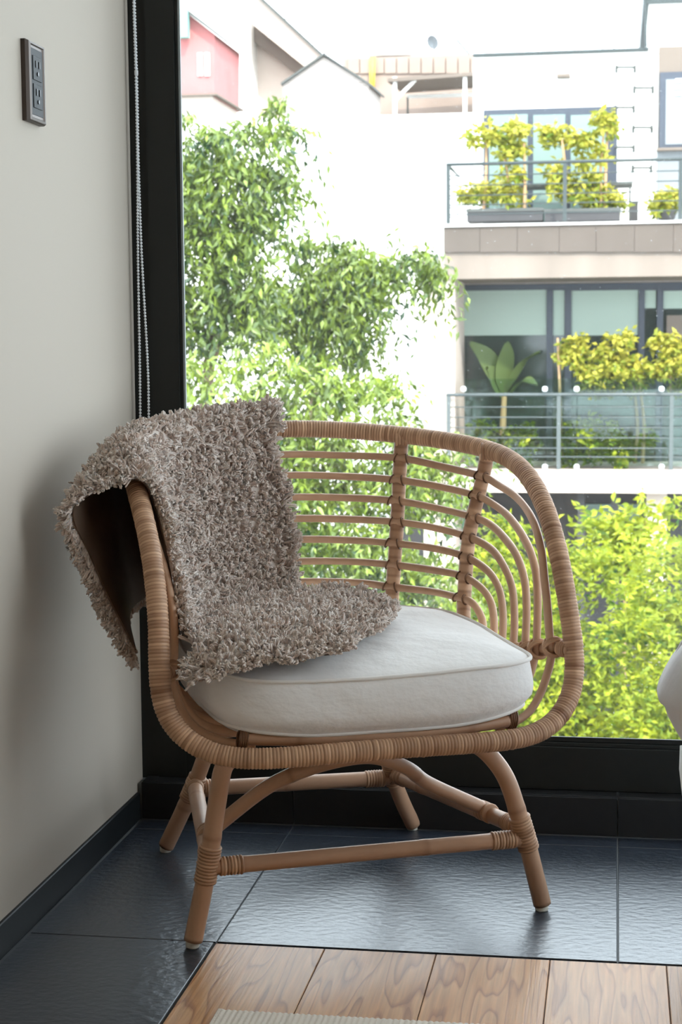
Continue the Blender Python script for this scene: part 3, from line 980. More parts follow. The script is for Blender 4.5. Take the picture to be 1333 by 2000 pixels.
# ------------------------------------------------------------------ bed at the right border, with its rumpled duvet
YE = 2.47
bed = empty('bed', (1.0, 1.5, 0))
tag(bed, 'low bed with a white sheet hanging to the floor at the right border', 'bed')
p_ = [at(1326, 1445, YE), at(1324.5, 1490, YE), at(1329, 1530, YE), at(1332, 1560, YE), at(1340, 1640, YE), at(1343, 1700, YE)]
prof_s = [(p[0] - 1.0, p[2]) for p in p_]
cols_ = []
ys = np.linspace(-1.1, YE - 1.5, 60)
for y_ in ys:
    q_ = min(1, max(0, (YE - 1.5 - .05 - y_) / .2)); wv = 0.03 * q_ * q_ * (3 - 2 * q_)
    e = max(0.0, (y_ - (YE - 1.5 - 0.05)) / 0.05)
    cols_.append([(0.0, y_, prof_s[0][1] + .015)] + [(x + wv + 0.03 * e ** 3, y_, z) for i, (x, z) in enumerate(prof_s)] + [(prof_s[-1][0], y_, 0.012)])
MB().grid(np.array(cols_)).build('hanging_sheet', M['linen'], bed, True)
MB().box((prof_s[0][0] + 0.03, -1.1, 0.05), (1.2, YE - 1.5 - 0.03, prof_s[0][1] - 0.0), 0.02).build('mattress', M['cotton'], bed)
MB().box((prof_s[0][0] + 0.08, -1.05, 0.0), (1.15, YE - 1.5 - 0.08, 0.05)).build('bed_base', M['black_trim'], bed)
duv = empty('duvet', (1.0, 1.5, at(1330, 1440, YE)[2]))
tag(duv, 'rumpled white duvet bulging over the edge of the bed at the right border', 'duvet')
dp = [at(x, y, YE) for x, y in [(1352, 1462), (1340, 1448), (1329, 1431), (1315, 1408), (1303, 1385), (1297, 1366), (1287, 1358), (1283.5, 1346), (1287, 1330), (1298, 1306), (1312, 1278), (1333, 1248), (1370, 1225), (1440, 1212)]]
dz = duv.location[2]
base_p = [(p[0] - 1.0, p[2] - dz) for p in dp] + [(0.5, 0.16), (1.15, 0.13), (1.2, 0.03), (0.0, 0.012)]
dcols = []
ys = np.concatenate([np.linspace(-1.0, YE - 1.5 - .12, 40), np.linspace(YE - 1.5 - .115, YE - 1.5, 12)])
cxm, czm = 0.1, 0.09
for y_ in ys:
    e = max(0.0, (y_ - (YE - 1.5 - .09)) / .09)
    s = math.sqrt(max(0, 1 - min(e, 1) ** 2 * 0.75)) if y_ > 0.85 else 1
    row = []
    for i, (x, z) in enumerate(base_p):
        wv = 0.003 * math.sin(y_ * 13 + i * .4)
        e2 = 1 if y_ > YE - 1.5 - .10 else 0
        q_ = min(1, max(0, (YE - 1.5 - .04 - y_) / .16)); q_ = 0.075 * q_ * q_ * (3 - 2 * q_) if i < 14 else 0
        row.append((x * 1.0 + q_ + wv * (1 - min(1, e2)), y_, max(0.012, czm + (z - czm) * (1 - 0.15 * (1 - s))) if i > 9 else z))
    row.append(row[0])
    dcols.append(row)
Vd = np.array(dcols)
md = MB().grid(Vd)
md.add(Vd[-1, :-1], [tuple(range(len(base_p)))])
md.add(Vd[0, :-1], [tuple(range(len(base_p) - 1, -1, -1))])
md.build('duvet_cover', M['linen'], duv, True)
# a soft crease where the cover folds back on itself
fold = [at(x, y, YE - .02) for x, y in [(1340, 1255), (1326, 1285), (1323, 1310), (1328, 1345), (1338, 1375)]]
MB().tube(spline(np.array(fold) - np.array(duv.location), 30), 0.007, 8).build('fold', M['linen'], duv, True)
# ================================================================== outside the window
GZ = -4.2
M['stucco'] = material('white_stucco', srgb(236, 234, 230), 0.9, 0.2, noise=(1.5, 0.04, (1, 1, 1)))
M['stucco2'] = material('pale_pink_stucco', srgb(194, 179, 168), 0.9, 0.2, noise=(1.2, 0.07, (1, 1, 0.4)))
M['stone'] = material('beige_stone_cladding', srgb(92, 83, 77), 0.85, 0.2, noise=(3, 0.06, (1, 1, 1)))
M['stained'] = material('stained_concrete', srgb(129, 117, 108), 0.9, 0.2, noise=(2.2, 0.12, (1.6, 1, 0.12)))
M['concrete'] = material('rooftop_concrete', srgb(144, 127, 117), 0.9, 0.2, noise=(1.6, 0.10, (1, 1, 1)))
M['tan'] = material('tan_panel', srgb(110, 98, 89), 0.8)
M['dark_frame'] = material('dark_window_frame', srgb(52, 58, 70), 0.5)
M['frosted'] = material('frosted_pane', srgb(113, 133, 127), 0.4)
M['blind'] = material('pale_green_blind', srgb(153, 167, 156), 0.8)
M['dark_glass'] = material('dark_room_glass', srgb(38, 50, 48), 0.06, 0.6)
M['rail_metal'] = material('grey_green_rail', srgb(46, 54, 54), 0.45)
M['rail_light'] = material('pale_rail', srgb(80, 86, 86), 0.4)
M['guard_glass'] = glass_material('guard_glass', (0.78, 0.88, 0.84, 1), 1.0)
M['knob'] = material('white_clamp', srgb(232, 234, 234), 0.4)
M['trough'] = material('dark_planter', srgb(56, 54, 56), 0.7)
M['red_house'] = material('red_plaster', srgb(176, 108, 106), 0.9, noise=(2, 0.08, (1, 1, 1)))
M['teal'] = material('teal_paint', srgb(140, 196, 186), 0.7)
M['siding'] = material('pale_siding', srgb(158, 148, 142), 0.8)
M['roof_dark'] = material('dark_roof_edge', srgb(72, 74, 72), 0.8)
M['yellow'] = material('yellow_pipe', srgb(228, 190, 70), 0.6)
M['dish'] = material('grey_dish', srgb(120, 124, 128), 0.5)
M['ground'] = material('street_paving', srgb(122, 122, 116), 0.9, noise=(2, 0.15, (1, 1, 1)))
M['bark'] = material('tree_bark', srgb(112, 92, 74), 0.9, noise=(14, 0.2, (1, 1, 0.2)))
M['stem'] = material('shrub_stem', srgb(176, 140, 104), 0.8)
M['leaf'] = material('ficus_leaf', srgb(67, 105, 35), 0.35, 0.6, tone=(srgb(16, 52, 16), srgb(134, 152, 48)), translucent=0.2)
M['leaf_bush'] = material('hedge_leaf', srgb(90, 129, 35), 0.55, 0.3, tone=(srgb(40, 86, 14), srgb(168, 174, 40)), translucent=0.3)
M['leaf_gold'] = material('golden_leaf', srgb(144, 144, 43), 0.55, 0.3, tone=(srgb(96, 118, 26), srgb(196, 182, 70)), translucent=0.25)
M['leaf_room'] = material('big_indoor_leaf', srgb(84, 100, 54), 0.5, 0.3, translucent=0.2)


def rect(x0, y0, x1, y1, Y):
    xm, ym = (x0 + x1) / 2, (y0 + y1) / 2
    return at(x0, ym, Y)[0], at(x1, ym, Y)[0], at(xm, y1, Y)[2], at(xm, y0, Y)[2]


def pbox(x0, y0, x1, y1, Y, d, mb=None, bev=0.0):
    a, b, z0, z1 = rect(x0, y0, x1, y1, Y)
    return (mb or MB()).box((a, Y, z0), (b, Y + d, z1), bev)


def base_of(x, Y, z=GZ):
    return (at(x, 700, Y)[0], Y, z)


def thing(name, loc, label, cat, group=None):
    o = empty(name, loc)
    return tag(o, label, cat, group)


def part(mb, name, mat, root, smooth=False):
    """link a mesh made in world coordinates under its thing"""
    o = mb.build(name, mat, root, smooth)
    top = root
    off = Vector((0, 0, 0))
    while top is not None:
        off += Vector(top.location)
        top = top.parent
    o.location = -off
    return o


gr_ = MB().box((-60, 3.6, GZ - 0.3), (60, 90, GZ)).build('ground', M['ground'])
gr_['kind'] = 'structure'

# ---- the white apartment building across the street
YA, YR = 19.5, 21.0        # balcony fronts, facade behind them
bld = thing('apartment_building', base_of(1150, YA), 'white modern apartment building with stone balconies across the street', 'building')
part(pbox(925, 102, 1500, 500, YR, 7), 'upper_wall', M['stucco'], bld)
part(pbox(1268, -60, 1500, 100, YR - 0.02, 7), 'stair_tower', M['stucco'], bld)
part(pbox(924, 98.5, 1268, 103.5, YR - 0.06, 7.1), 'roof_coping', M['rail_metal'], bld)
part(pbox(1258, -60, 1500, 2, YR - 0.08, 7.1), 'roof_coping', M['rail_metal'], bld)
part(pbox(888, 500, 1500, 960, YR, 7), 'middle_wall', M['stucco2'], bld)
part(pbox(828, 500, 889, 1300, YA + 0.15, 2.2), 'side_pier', M['stucco2'], bld)
part(pbox(780, 960, 1500, 1420, YR + 0.3, 6.6), 'ground_floor_wall', M['trough'], bld)
for x in (1128, 1193, 1262):
    part(pbox(x, 960, x + (14 if x < 1250 else 40), 1300, YA + 0.3, 0.35), 'column', M['stucco2'] if x > 1250 else M['trough'], bld)
part(pbox(1130, 985, 1250, 1015, YR + 0.22, 0.06), 'ground_floor_window', M['frosted'], bld)
# balcony edges: stone panels over a stained band
bal = part(pbox(868, 437, 1500, 541, YA + 0.04, YR - YA), 'balcony_slab', M['stained'], bld)
xs_ = [867, 938, 1011, 1093, 1165, 1240, 1316, 1400, 1480]
for a, b in zip(xs_[:-1], xs_[1:]):
    part(pbox(a + 0.35, 437, b - 0.35, 492, YA, 0.06), 'stone_panel', M['stone'], bal)
part(pbox(866, 433, 1500, 437.5, YA - 0.03, 1.4), 'balcony_floor', M['stucco'], bal)
bal2 = part(pbox(850, 918, 1500, 963, YA + 0.04, YR - YA), 'balcony_slab', M['stucco2'], bld)
# upper window with frosted panes
w_ = part(pbox(945, 211, 1206, 436, YR - 0.06, 0.08), 'window_frame', M['dark_frame'], bld)
for a, b in ((956, 1031), (1042, 1104), (1115, 1183)):
    part(pbox(a, 224, b, 432, YR - 0.075, 0.03), 'pane', M['frosted'], w_)
# window of the tower
part(pbox(1287, 88, 1500, 292, YR - 0.05, 0.06), 'tan_panel', M['tan'], bld)
w_ = part(pbox(1289, 138, 1500, 287, YR - 0.09, 0.06), 'window_frame', M['dark_frame'], bld)
part(pbox(1301, 152, 1490, 280, YR - 0.10, 0.03), 'pane', M['dish'], w_)
for k in range(3):
    part(pbox(1320, 151 + k * 13, 1480, 158 + k * 13, YR - 0.115, 0.02), 'louvre', M['stucco'], w_)
part(pbox(1284, 286, 1500, 291, YR - 0.16, 0.15), 'window_sill', M['tan'], bld)
part(pbox(1284, 291, 1500, 436, YR - 0.03, 0.06), 'grey_panel', M['dish'], bld)
# middle window: dark frame, blinds half down, dark glass below
w_ = part(pbox(889, 553, 1500, 918, YR - 0.06, 0.06), 'window_frame', M['dark_frame'], bld)
for a, b, yb in ((905, 1068, 655), (1081, 1103, 655), (1116, 1247, 655), (1259, 1282, 602), (1294, 1480, 602)):
    part(pbox(a, 567, b, 914, YR - 0.07, 0.02), 'pane', M['dark_glass'], w_)
    part(pbox(a, 567, b, yb, YR - 0.09, 0.02), 'roller_blind', M['blind'], w_)
for a in (889, 1068, 1104, 1247, 1283):
    part(pbox(a, 567, a + (16 if a == 889 else 12), 918, YR - 0.12, 0.06), 'mullion', M['dark_frame'], w_)
part(pbox(1303, 615, 1480, 660, YR - 0.1, 0.02), 'inner_frame', M['tan'], w_)


def railing(root, yt, yb, wires, posts, x0, mat, side=True, twist=0):
    top = at(1000, yt, YA + 0.05)[2]; bot = at(1000, yb, YA + 0.05)[2]
    xa = at(x0, yt, YA)[0]; xe = at(1500, yt, YA)[0]
    Yr = YA + 0.08
    r = part(MB().tube([(xa, Yr, top), (xe, Yr, top)], 0.019, 8), 'railing', mat, root, True)
    if side:
        part(MB().tube([(xa, Yr, top), (xa, YR, top)], 0.017, 8), 'side_rail', mat, r, True)
    for y in wires:
        z = at(1000, y, Yr)[2]
        part(MB().tube([(xa, Yr, z), (xe, Yr, z)], 0.0075, 6), 'wire', mat, r, True)
        if side:
            part(MB().tube([(xa, Yr, z), (xa, YR, z)], 0.006, 6), 'side_wire', mat, r, True)
    for x in posts:
        X = at(x, (yt + yb) / 2, Yr)[0]
        part(MB().box((X - 0.022, Yr - 0.012, bot), (X + 0.022, Yr + 0.012, top)), 'post', mat, r)
    return r


railing(bld, 318, 434, (341, 360.5, 380, 398.5, 417), (876, 1104, 1330), 873, M['rail_metal'])
railing(bld, 771, 917, (795, 815, 835, 855, 875, 892), (877, 1092, 1312), 873, M['rail_light'])
gz0, gz1 = at(1000, 912, YA)[2], at(1000, 741, YA)[2]
for a, b in ((905, 1064), (1066, 1126), (1128, 1292), (1294, 1460)):
    g_ = part(MB().box((at(a, 800, YA)[0], YA + 0.2, gz0), (at(b, 800, YA)[0], YA + 0.212, gz1)), 'guard_pane', M['guard_glass'], bld)
for x in (906, 1065, 1127, 1293):
    for y in (760, 912):
        c = at(x, y, YA)
        part(MB().lathe([(0.018, -.03), (0.03, -.015), (0.03, .015), (0.018, .03)], c, 10), 'glass_clamp', M['knob'], bld, True)
# wall lamp, roof hoop and drain pipe
part(pbox(1088, 143.5, 1114, 149.5, YR - 0.17, 0.17), 'wall_lamp', M['tan'], bld)
mb = MB()
a, b = at(1178, 97, YR + .3), at(1200, 97, YR + .3)
mb.tube([a, a + [0, 0, .06], b + [0, 0, .06], b], 0.009, 6)
part(mb, 'roof_hoop', M['rail_metal'], bld)
part(MB().tube([at(1261, -60, YR - .1), at(1262, 92, YR - .1)], 0.014, 8), 'drain_pipe', M['rail_metal'], bld)

# steel climbing rungs on the facade: six hoops in two staggered columns
names6 = ['topmost', 'second from the top', 'third from the top', 'fourth from the top', 'fifth from the top', 'lowest']
for i, (x, y) in enumerate([(1205, 135), (1240, 175), (1203, 213), (1238, 252), (1203, 290), (1237, 330)]):
    a, b = at(x, y, YR), at(x + 36, y, YR)
    rt = thing('wall_rung', tuple((a + b) / 2), 'black steel climbing rung on the white facade, %s of six' % names6[i], 'rung', 'climbing rungs on the white facade')
    o1 = np.array([0, -0.14, 0])
    part(MB().tube([a, a + o1], 0.011, 6), 'arm', M['roof_dark'], rt)
    part(MB().tube([b, b + o1], 0.011, 6), 'arm', M['roof_dark'], rt)
    part(MB().tube([a + o1, b + o1], 0.015, 6), 'bar', M['roof_dark'], rt)
    for e in (a, b):
        part(MB().box(e + [-.014, -.02, -.045], e + [.014, 0.0, .045]), 'wall_plate', M['roof_dark'], rt)

# ---- blank white side wall
tag(pbox(300, 229, 926, 1500, 22.6, 0.5).build('boundary_wall', M['stucco']), 'tall blank white wall rising behind the trees', 'wall')

# ---- rooftops beyond the white wall
def poly(pts, Y, vec, mb=None):
    return (mb or MB()).prism([at(x, y, Y) for x, y in pts][::-1], vec)


hs = thing('gabled_shed', base_of(640, 26, 2.0), 'pale gabled rooftop shed with horizontal siding and dark roof edge', 'shed')
fx = [(553, 166), (633, 111), (722, 167), (722, 1400), (553, 1400)]
part(poly(fx, 26, (0.02, 1.1, 0)), 'body', M['siding'], hs)
for k in range(13):
    y = 158 + k * 6.2
    t = max(0.0, (166 - y) / 55)
    part(pbox(555 + t * 78, y, 720 - t * 88, y + 5.2, 25.985, 0.02), 'siding_board', M['siding'], hs)
for p, q in (((549, 166), (634, 107)), ((632, 107), (727, 170))):
    A_, B_ = at(*p, 25.93), at(*q, 25.93)
    part(MB().prism([A_, B_, B_ + [0, 0, .035], A_ + [0, 0, .035]], (0.02, 1.25, 0)), 'roof_edge', M['roof_dark'], hs)

sb = thing('stair_house', base_of(480, 33, 2.0), 'pale concrete house with a slanting stair parapet above the tree', 'building')
part(pbox(362, 2, 498, 1400, 33, 4), 'tower', M['stucco'], sb)
part(poly([(497, -4), (506, -4), (628, 108), (608, 140), (497, 50)], 32.6, (0, 0.9, 0)), 'stair_parapet', M['stucco2'], sb)
part(poly([(497, 50), (608, 140), (585, 150), (497, 82)], 33.3, (0, 0.4, 0)), 'stair_soffit', M['tan'], sb)
part(poly([(497, 78), (590, 145), (600, 1400), (497, 1400)], 33.6, (0, 3, 0)), 'lower_wall', M['stucco2'], sb)
part(poly([(500, -9), (508, -9), (632, 106), (626, 108)], 32.5, (0, 1.1, 0)), 'parapet_coping', M['roof_dark'], sb)
rh = thing('red_house', base_of(388, 30, 2.0), 'small red plastered house with a sloping eave at the window edge', 'building')
part(poly([(300, -25), (420, 68), (419, 190), (300, 190)], 30, (0, 2, 0)), 'wall', M['red_house'], rh)
part(poly([(300, -33), (427, 66), (427, 70), (300, -25)], 29.8, (0, 2.3, 0)), 'eave', M['roof_dark'], rh)
for x in (386, 400):
    fw_ = part(pbox(x, 103, x + 9, 148, 29.96, 0.05), 'window', M['stucco'], rh)
    part(pbox(x + 2, 106, x + 7, 145, 29.95, 0.02), 'pane', M['dish'], fw_)
part(pbox(340, 0, 365, 72, 29.7, 0.2), 'teal_panel', M['teal'], rh)
part(pbox(330, 186, 424, 1400, 29.9, 2), 'base_wall', M['stucco2'], rh)
part(pbox(330, 183, 424, 187, 29.8, 2.2), 'ledge', M['tan'], rh)

lw = thing('rooftop_wall', base_of(800, 29.5, 2.0), 'long weathered concrete parapet behind the gabled shed', 'wall')
part(pbox(676, 110, 935, 1400, 29.5, 0.4), 'parapet', M['concrete'], lw)
for a, b in zip(range(680, 930, 24), range(702, 950, 24)):
    part(pbox(a, 113, b, 143, 29.46, 0.05), 'panel', M['concrete'], lw)
tag(MB().tube([at(728, 110, 29.40), at(727.5, 170, 29.40)], 0.05, 10).build('yellow_pipe', M['yellow'], None, True), 'yellow upright pipe on the weathered rooftop parapet', 'pipe')
pg = thing('rooftop_pergola', base_of(840, 28, 2.0), 'pale rooftop carport with a flat brown roof and slim posts', 'pergola')
part(poly([(757, 153), (935, 140), (935, 147), (757, 160)], 27.2, (0, 2.0, 0.1)), 'roof', M['tan'], pg)
for x in (768, 905):
    part(pbox(x, 150, x + 7, 250, 27.25, 0.07), 'post', M['stucco'], pg)
A_, B_ = at(772, 196, 27.3), at(812, 156, 27.3)
part(MB().tube([A_, B_], 0.03, 6), 'brace', M['stucco'], pg)
part(pbox(795, 190, 798, 250, 28.6, 0.05), 'back_post', M['roof_dark'], pg)
part(pbox(795, 183, 935, 190, 28.7, 0.05), 'back_beam', M['stucco'], pg)
tk = thing('water_tank', tuple(at(763, 109.6, 29.7)), 'white low water tank on the rooftop parapet', 'water tank')
zz0 = at(763, 109, 29.7); w0_ = abs(at(815, 100, 29.7)[0] - at(712, 100, 29.7)[0]) / 2; h0 = zz0 * 0 + (at(763, 86, 29.7) - zz0)
mt_ = MB().lathe([(1.0, 0), (1.0, .8), (.93, .94), (.4, 1.0)], (0, 0, 0), 24)
mt_.v[0] = mt_.v[0] * np.array([w0_, 0.15, h0[2]])
tk_o = mt_.build('tank_body', M['stucco'], tk, True)
ds = thing('satellite_dish', tuple(at(850, 108, 29.6)), 'grey satellite dish on the rooftop parapet', 'satellite dish')
dc = at(848, 81, 29.5)
ths = np.linspace(0, 2 * PI, 20, endpoint=False)
Vd_ = []
for rr_, dep in ((0.005, 0.0), (.05, .006), (.09, .02), (.118, .04), (.118, .034), (.09, .012), (0.005, -.01)):
    Vd_.append([(rr_ * math.cos(t), -dep + 0.0, rr_ * 1.05 * math.sin(t)) for t in ths])
rotm = np.array(Matrix.Rotation(0.5, 3, 'X') @ Matrix.Rotation(-0.5, 3, 'Z'))
Vd_ = np.array(Vd_) @ rotm.T + dc
part(MB().grid(Vd_.transpose(1, 0, 2), closed_u=True), 'bowl', M['dish'], ds, True)
part(MB().tube([dc + [0, .02, -.02], at(849, 109, 29.55)], 0.018, 8), 'mast', M['dish'], ds)
part(MB().tube([dc + [0, -.03, -.1], dc + [.03, -.16, .02]], 0.008, 6), 'feed_arm', M['dish'], ds)
for (x0, y0, x1, y1), lb in (((557, -40, 558, 50), 'thin rooftop antenna mast left of the gabled shed ridge'), ((683, 50, 684, 116), 'thin rooftop antenna mast right of the gabled shed ridge')):
    an = thing('antenna_mast', tuple(at(x1, y1, 29.7 if x0 > 600 else 33.0)), lb, 'antenna', 'rooftop antennas')
    part(MB().tube([at(x0, y0, 29.7 if x0 > 600 else 33.0), at(x1, y1, 29.7 if x0 > 600 else 33.0)], 0.013, 6), 'mast', M['rail_light'], an)
    for k in range(3):
        c = at(x0, y0 + 8 + k * 12, 29.7 if x0 > 600 else 33.0)
        part(MB().tube([c - [.12, 0, 0], c + [.12, 0, 0.02]], 0.007, 5), 'crossbar', M['rail_light'], an)
tag(MB().tube([at(893, 78, 29.55), at(922, 112, 29.6)], 0.02, 6).build('leaning_pole', M['rail_light']), 'slanting pole beside the satellite dish', 'pole')


# ---- leaves
def leaves(blobs, Y, n, size, seed, mat, root, spread=1.0, droop=0.7, name='foliage', light=0.0, per=9, width=0.36, twig=3.2, clump=9, puff=0.42):
    """blobs: (x, y, rx, ry, depth) in photograph pixels at depth Y; leaves hang in sprigs on rounded masses of twigs"""
    rg = np.random.default_rng(seed)
    B = np.array([tuple(b) + ((0,) if len(b) < 5 else ()) for b in blobs], float)
    C3 = np.array([at(b[0], b[1], Y + b[4]) for b in B])
    sc = (Y + B[:, 4]) / FO
    rx, rz = B[:, 2] * sc, B[:, 3] * sc
    ry = np.minimum(np.maximum(rx, rz), 1.2) * 0.9 * spread
    vol = rx * rz
    ns = n // per
    nk = max(len(B) * 4, ns // clump)                       # boughs: clumps of twigs spread over each mass
    wk = rg.choice(len(B), nk, p=vol / vol.sum())
    dk = rg.normal(size=(nk, 3)); dk /= np.linalg.norm(dk, axis=1)[:, None]
    R3 = np.stack([rx, ry, rz], 1)
    ck = C3[wk] + dk * (rg.uniform(0, 1, nk) ** 0.45)[:, None] * R3[wk] * .9
    w = rg.integers(0, nk, ns)
    d = rg.normal(size=(ns, 3)); d /= np.linalg.norm(d, axis=1)[:, None]
    c = ck[w] + d * (rg.uniform(0, 1, ns) ** 0.5)[:, None] * np.minimum(R3[wk][w], R3[wk][w].min(1)[:, None] * 1.3) * puff
    d = (d + dk[w] * 1.2); d /= np.linalg.norm(d, axis=1)[:, None] + 1e-9
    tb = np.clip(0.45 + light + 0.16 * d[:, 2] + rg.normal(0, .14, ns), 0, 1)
    td = d * [1, 1, .4] + rg.normal(0, .45, (ns, 3)); td /= np.linalg.norm(td, axis=1)[:, None]
    tl = size * twig * rg.uniform(.5, 1.3, ns)
    tt = np.tile(np.linspace(0, 1, per), ns)[:, None]
    c = np.repeat(c, per, 0) + np.repeat(td * tl[:, None], per, 0) * tt + np.array([0, 0, -1.0]) * np.repeat(tl, per)[:, None] * tt ** 2 * droop + rg.normal(0, size * 0.22, (ns * per, 3))
    N_ = len(c)
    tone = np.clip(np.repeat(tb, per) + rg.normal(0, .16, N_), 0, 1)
    ax = rg.normal(0, 1, (N_, 3)); ax[:, 2] = ax[:, 2] * .6 - droop * 1.6; ax /= np.linalg.norm(ax, axis=1)[:, None]
    nr = rg.normal(0, 1, (N_, 3)); nr[:, 2] += 0.5; nr[:, 1] -= 0.5
    sd = np.cross(ax, nr); sd /= np.linalg.norm(sd, axis=1)[:, None]
    nn = np.cross(sd, ax)
    ln = size * rg.uniform(.65, 1.25, N_)[:, None]
    wd = ln * width * 0.5
    V = np.stack([c, c + ax * ln * .42 + sd * wd + nn * wd * .45, c + ax * ln + nn * -ln * .08, c + ax * ln * .42 - sd * wd + nn * wd * .45], 1).reshape(-1, 3)
    b4 = np.arange(N_)[:, None] * 4
    F = np.concatenate([b4 + [0, 1, 2], b4 + [0, 2, 3]], 1).reshape(-1, 3)
    off = np.array(root.location) if root is not None else 0
    o = fast_mesh(name, V - off, F, np.repeat(tone, 4), mat, root, smooth=False)
    o['kind'] = 'stuff'
    return o


def trunk(root, pts, r0, r1, mat='bark', name='trunk'):
    p = spline(pts, 30)
    return part(MB().tube(p, np.linspace(r0, r1, 30), 9), name, M[mat], root, True)


t1 = thing('ficus_tree', base_of(400, 10.6), 'tall drooping green tree beside the black window frame', 'tree', 'street trees')
leaves([(430, 275, 75, 60), (540, 225, 30, 22), (565, 245, 22, 25), (400, 350, 80, 70), (500, 300, 70, 55), (530, 360, 45, 60), (470, 400, 90, 75), (410, 470, 85, 75), (465, 470, 45, 50),
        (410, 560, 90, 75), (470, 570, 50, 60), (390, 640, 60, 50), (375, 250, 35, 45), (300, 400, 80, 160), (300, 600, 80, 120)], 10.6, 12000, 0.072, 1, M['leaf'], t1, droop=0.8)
trunk(t1, [base_of(395, 10.9), at(395, 1000, 10.9), at(410, 700, 10.9), at(430, 350, 10.9)], 0.11, 0.02)
trunk(t1, [at(405, 720, 10.9), at(450, 600, 10.8), at(500, 430, 10.7)], 0.045, 0.012, name='branch')
t2 = thing('ficus_tree', base_of(650, 11.8), 'drooping green tree with a bough reaching towards the stone balcony', 'tree', 'street trees')
leaves([(640, 490, 55, 40), (690, 530, 85, 55), (760, 520, 60, 45), (815, 500, 45, 38), (835, 545, 25, 40), (580, 570, 75, 45), (620, 540, 60, 40), (650, 610, 90, 60), (640, 680, 70, 35), (720, 590, 55, 45),
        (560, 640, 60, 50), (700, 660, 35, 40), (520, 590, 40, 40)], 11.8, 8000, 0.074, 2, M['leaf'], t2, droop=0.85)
trunk(t2, [base_of(600, 12), at(600, 1000, 12), at(610, 800, 12), at(640, 640, 12), at(690, 540, 11.9)], 0.1, 0.015)
trunk(t2, [at(640, 640, 12), at(720, 560, 11.9), at(810, 510, 11.8)], 0.035, 0.008, name='branch')
t3 = thing('leafy_tree', base_of(600, 9.6), 'dense light green tree crown behind the chair back', 'tree', 'street trees')
leaves([(420, 720, 90, 55), (390, 790, 90, 80), (530, 735, 90, 55), (640, 770, 90, 55), (720, 770, 60, 45), (765, 800, 35, 50), (500, 830, 120, 80), (650, 860, 110, 70), (760, 880, 70, 60), (860, 880, 55, 40), (930, 850, 35, 20),
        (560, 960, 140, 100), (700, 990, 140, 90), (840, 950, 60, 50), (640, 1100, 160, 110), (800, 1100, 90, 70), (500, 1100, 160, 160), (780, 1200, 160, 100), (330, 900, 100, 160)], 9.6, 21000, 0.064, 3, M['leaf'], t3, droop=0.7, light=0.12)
trunk(t3, [base_of(560, 10), at(560, 1150, 10), at(580, 950, 10), at(620, 800, 10)], 0.12, 0.02)
b1 = thing('hedge_bush', base_of(1150, 12.5), 'large sunlit yellow green bush beyond the right arm of the chair', 'bush', 'street bushes')
leaves([(1100, 1085, 90, 50), (1190, 1110, 90, 55), (1050, 1140, 90, 90), (1160, 1210, 140, 90), (940, 1150, 90, 90), (950, 1050, 55, 35), (1000, 1280, 120, 110), (1180, 1330, 160, 110), (1050, 1400, 160, 100), (1200, 1450, 200, 100),
        (1000, 1010, 30, 25), (880, 1250, 100, 110)], 12.5, 20000, 0.066, 4, M['leaf_bush'], b1, droop=0.15, light=0.12, width=0.42)
b2 = thing('hedge_bush', base_of(1330, 13.2), 'yellow green bush reaching the right border of the window', 'bush', 'street bushes')
leaves([(1300, 1130, 80, 50), (1340, 1080, 50, 45), (1290, 1220, 90, 80), (1360, 1250, 90, 120), (1300, 1330, 110, 90), (1320, 1420, 130, 90)], 13.2, 9000, 0.066, 5, M['leaf_bush'], b2, droop=0.1, light=0.08, width=0.42)
b3 = thing('feathery_sapling', base_of(1225, 14.5), 'light green sapling with fan-like leaves rising from the bushes', 'sapling')
leaves([(1160, 1030, 40, 22), (1225, 1045, 60, 30), (1270, 1010, 38, 20), (1200, 1075, 60, 28)], 14.5, 1300, 0.10, 6, M['leaf_bush'], b3, droop=-0.1, light=0.12, width=0.4)
trunk(b3, [base_of(1225, 14.5), at(1222, 1100, 14.5), at(1225, 1040, 14.5)], 0.03, 0.008, 'stem', 'stem')
trunk(b3, [at(1223, 1080, 14.5), at(1265, 1015, 14.5)], 0.012, 0.005, 'stem', 'stem')


# ---- plants on the balconies
def potted(name, label, blobs, Y, n, size, seed, mat, stems, group, pot=None, cat='shrub'):
    x, y = stems[0][0]
    rt = thing(name, tuple(at(x, y, Y)), label, cat, group)
    leaves(blobs, Y, n, size, seed, mat, rt, spread=0.8, droop=0.2, width=0.5, per=7, twig=0.9, clump=4, puff=0.5)
    for s_ in stems:
        trunk(rt, [at(a, b, Y) for a, b in s_], 0.022, 0.012, 'stem', 'stem')
    if pot:
        x0, y0, x1, y1 = pot
        a, b, z0, z1 = rect(x0, y0, x1, y1, Y)
        r = (b - a) / 2
        mt = MB().lathe([(r * .62, 0), (r * .75, .02), (r, (z1 - z0) * .85), (r * 1.06, z1 - z0), (r * .9, z1 - z0), (r * .85, (z1 - z0) * .8)], ((a + b) / 2, Y, z0), 18)
        part(mt, 'pot', M['trough'], rt, True)
    return rt


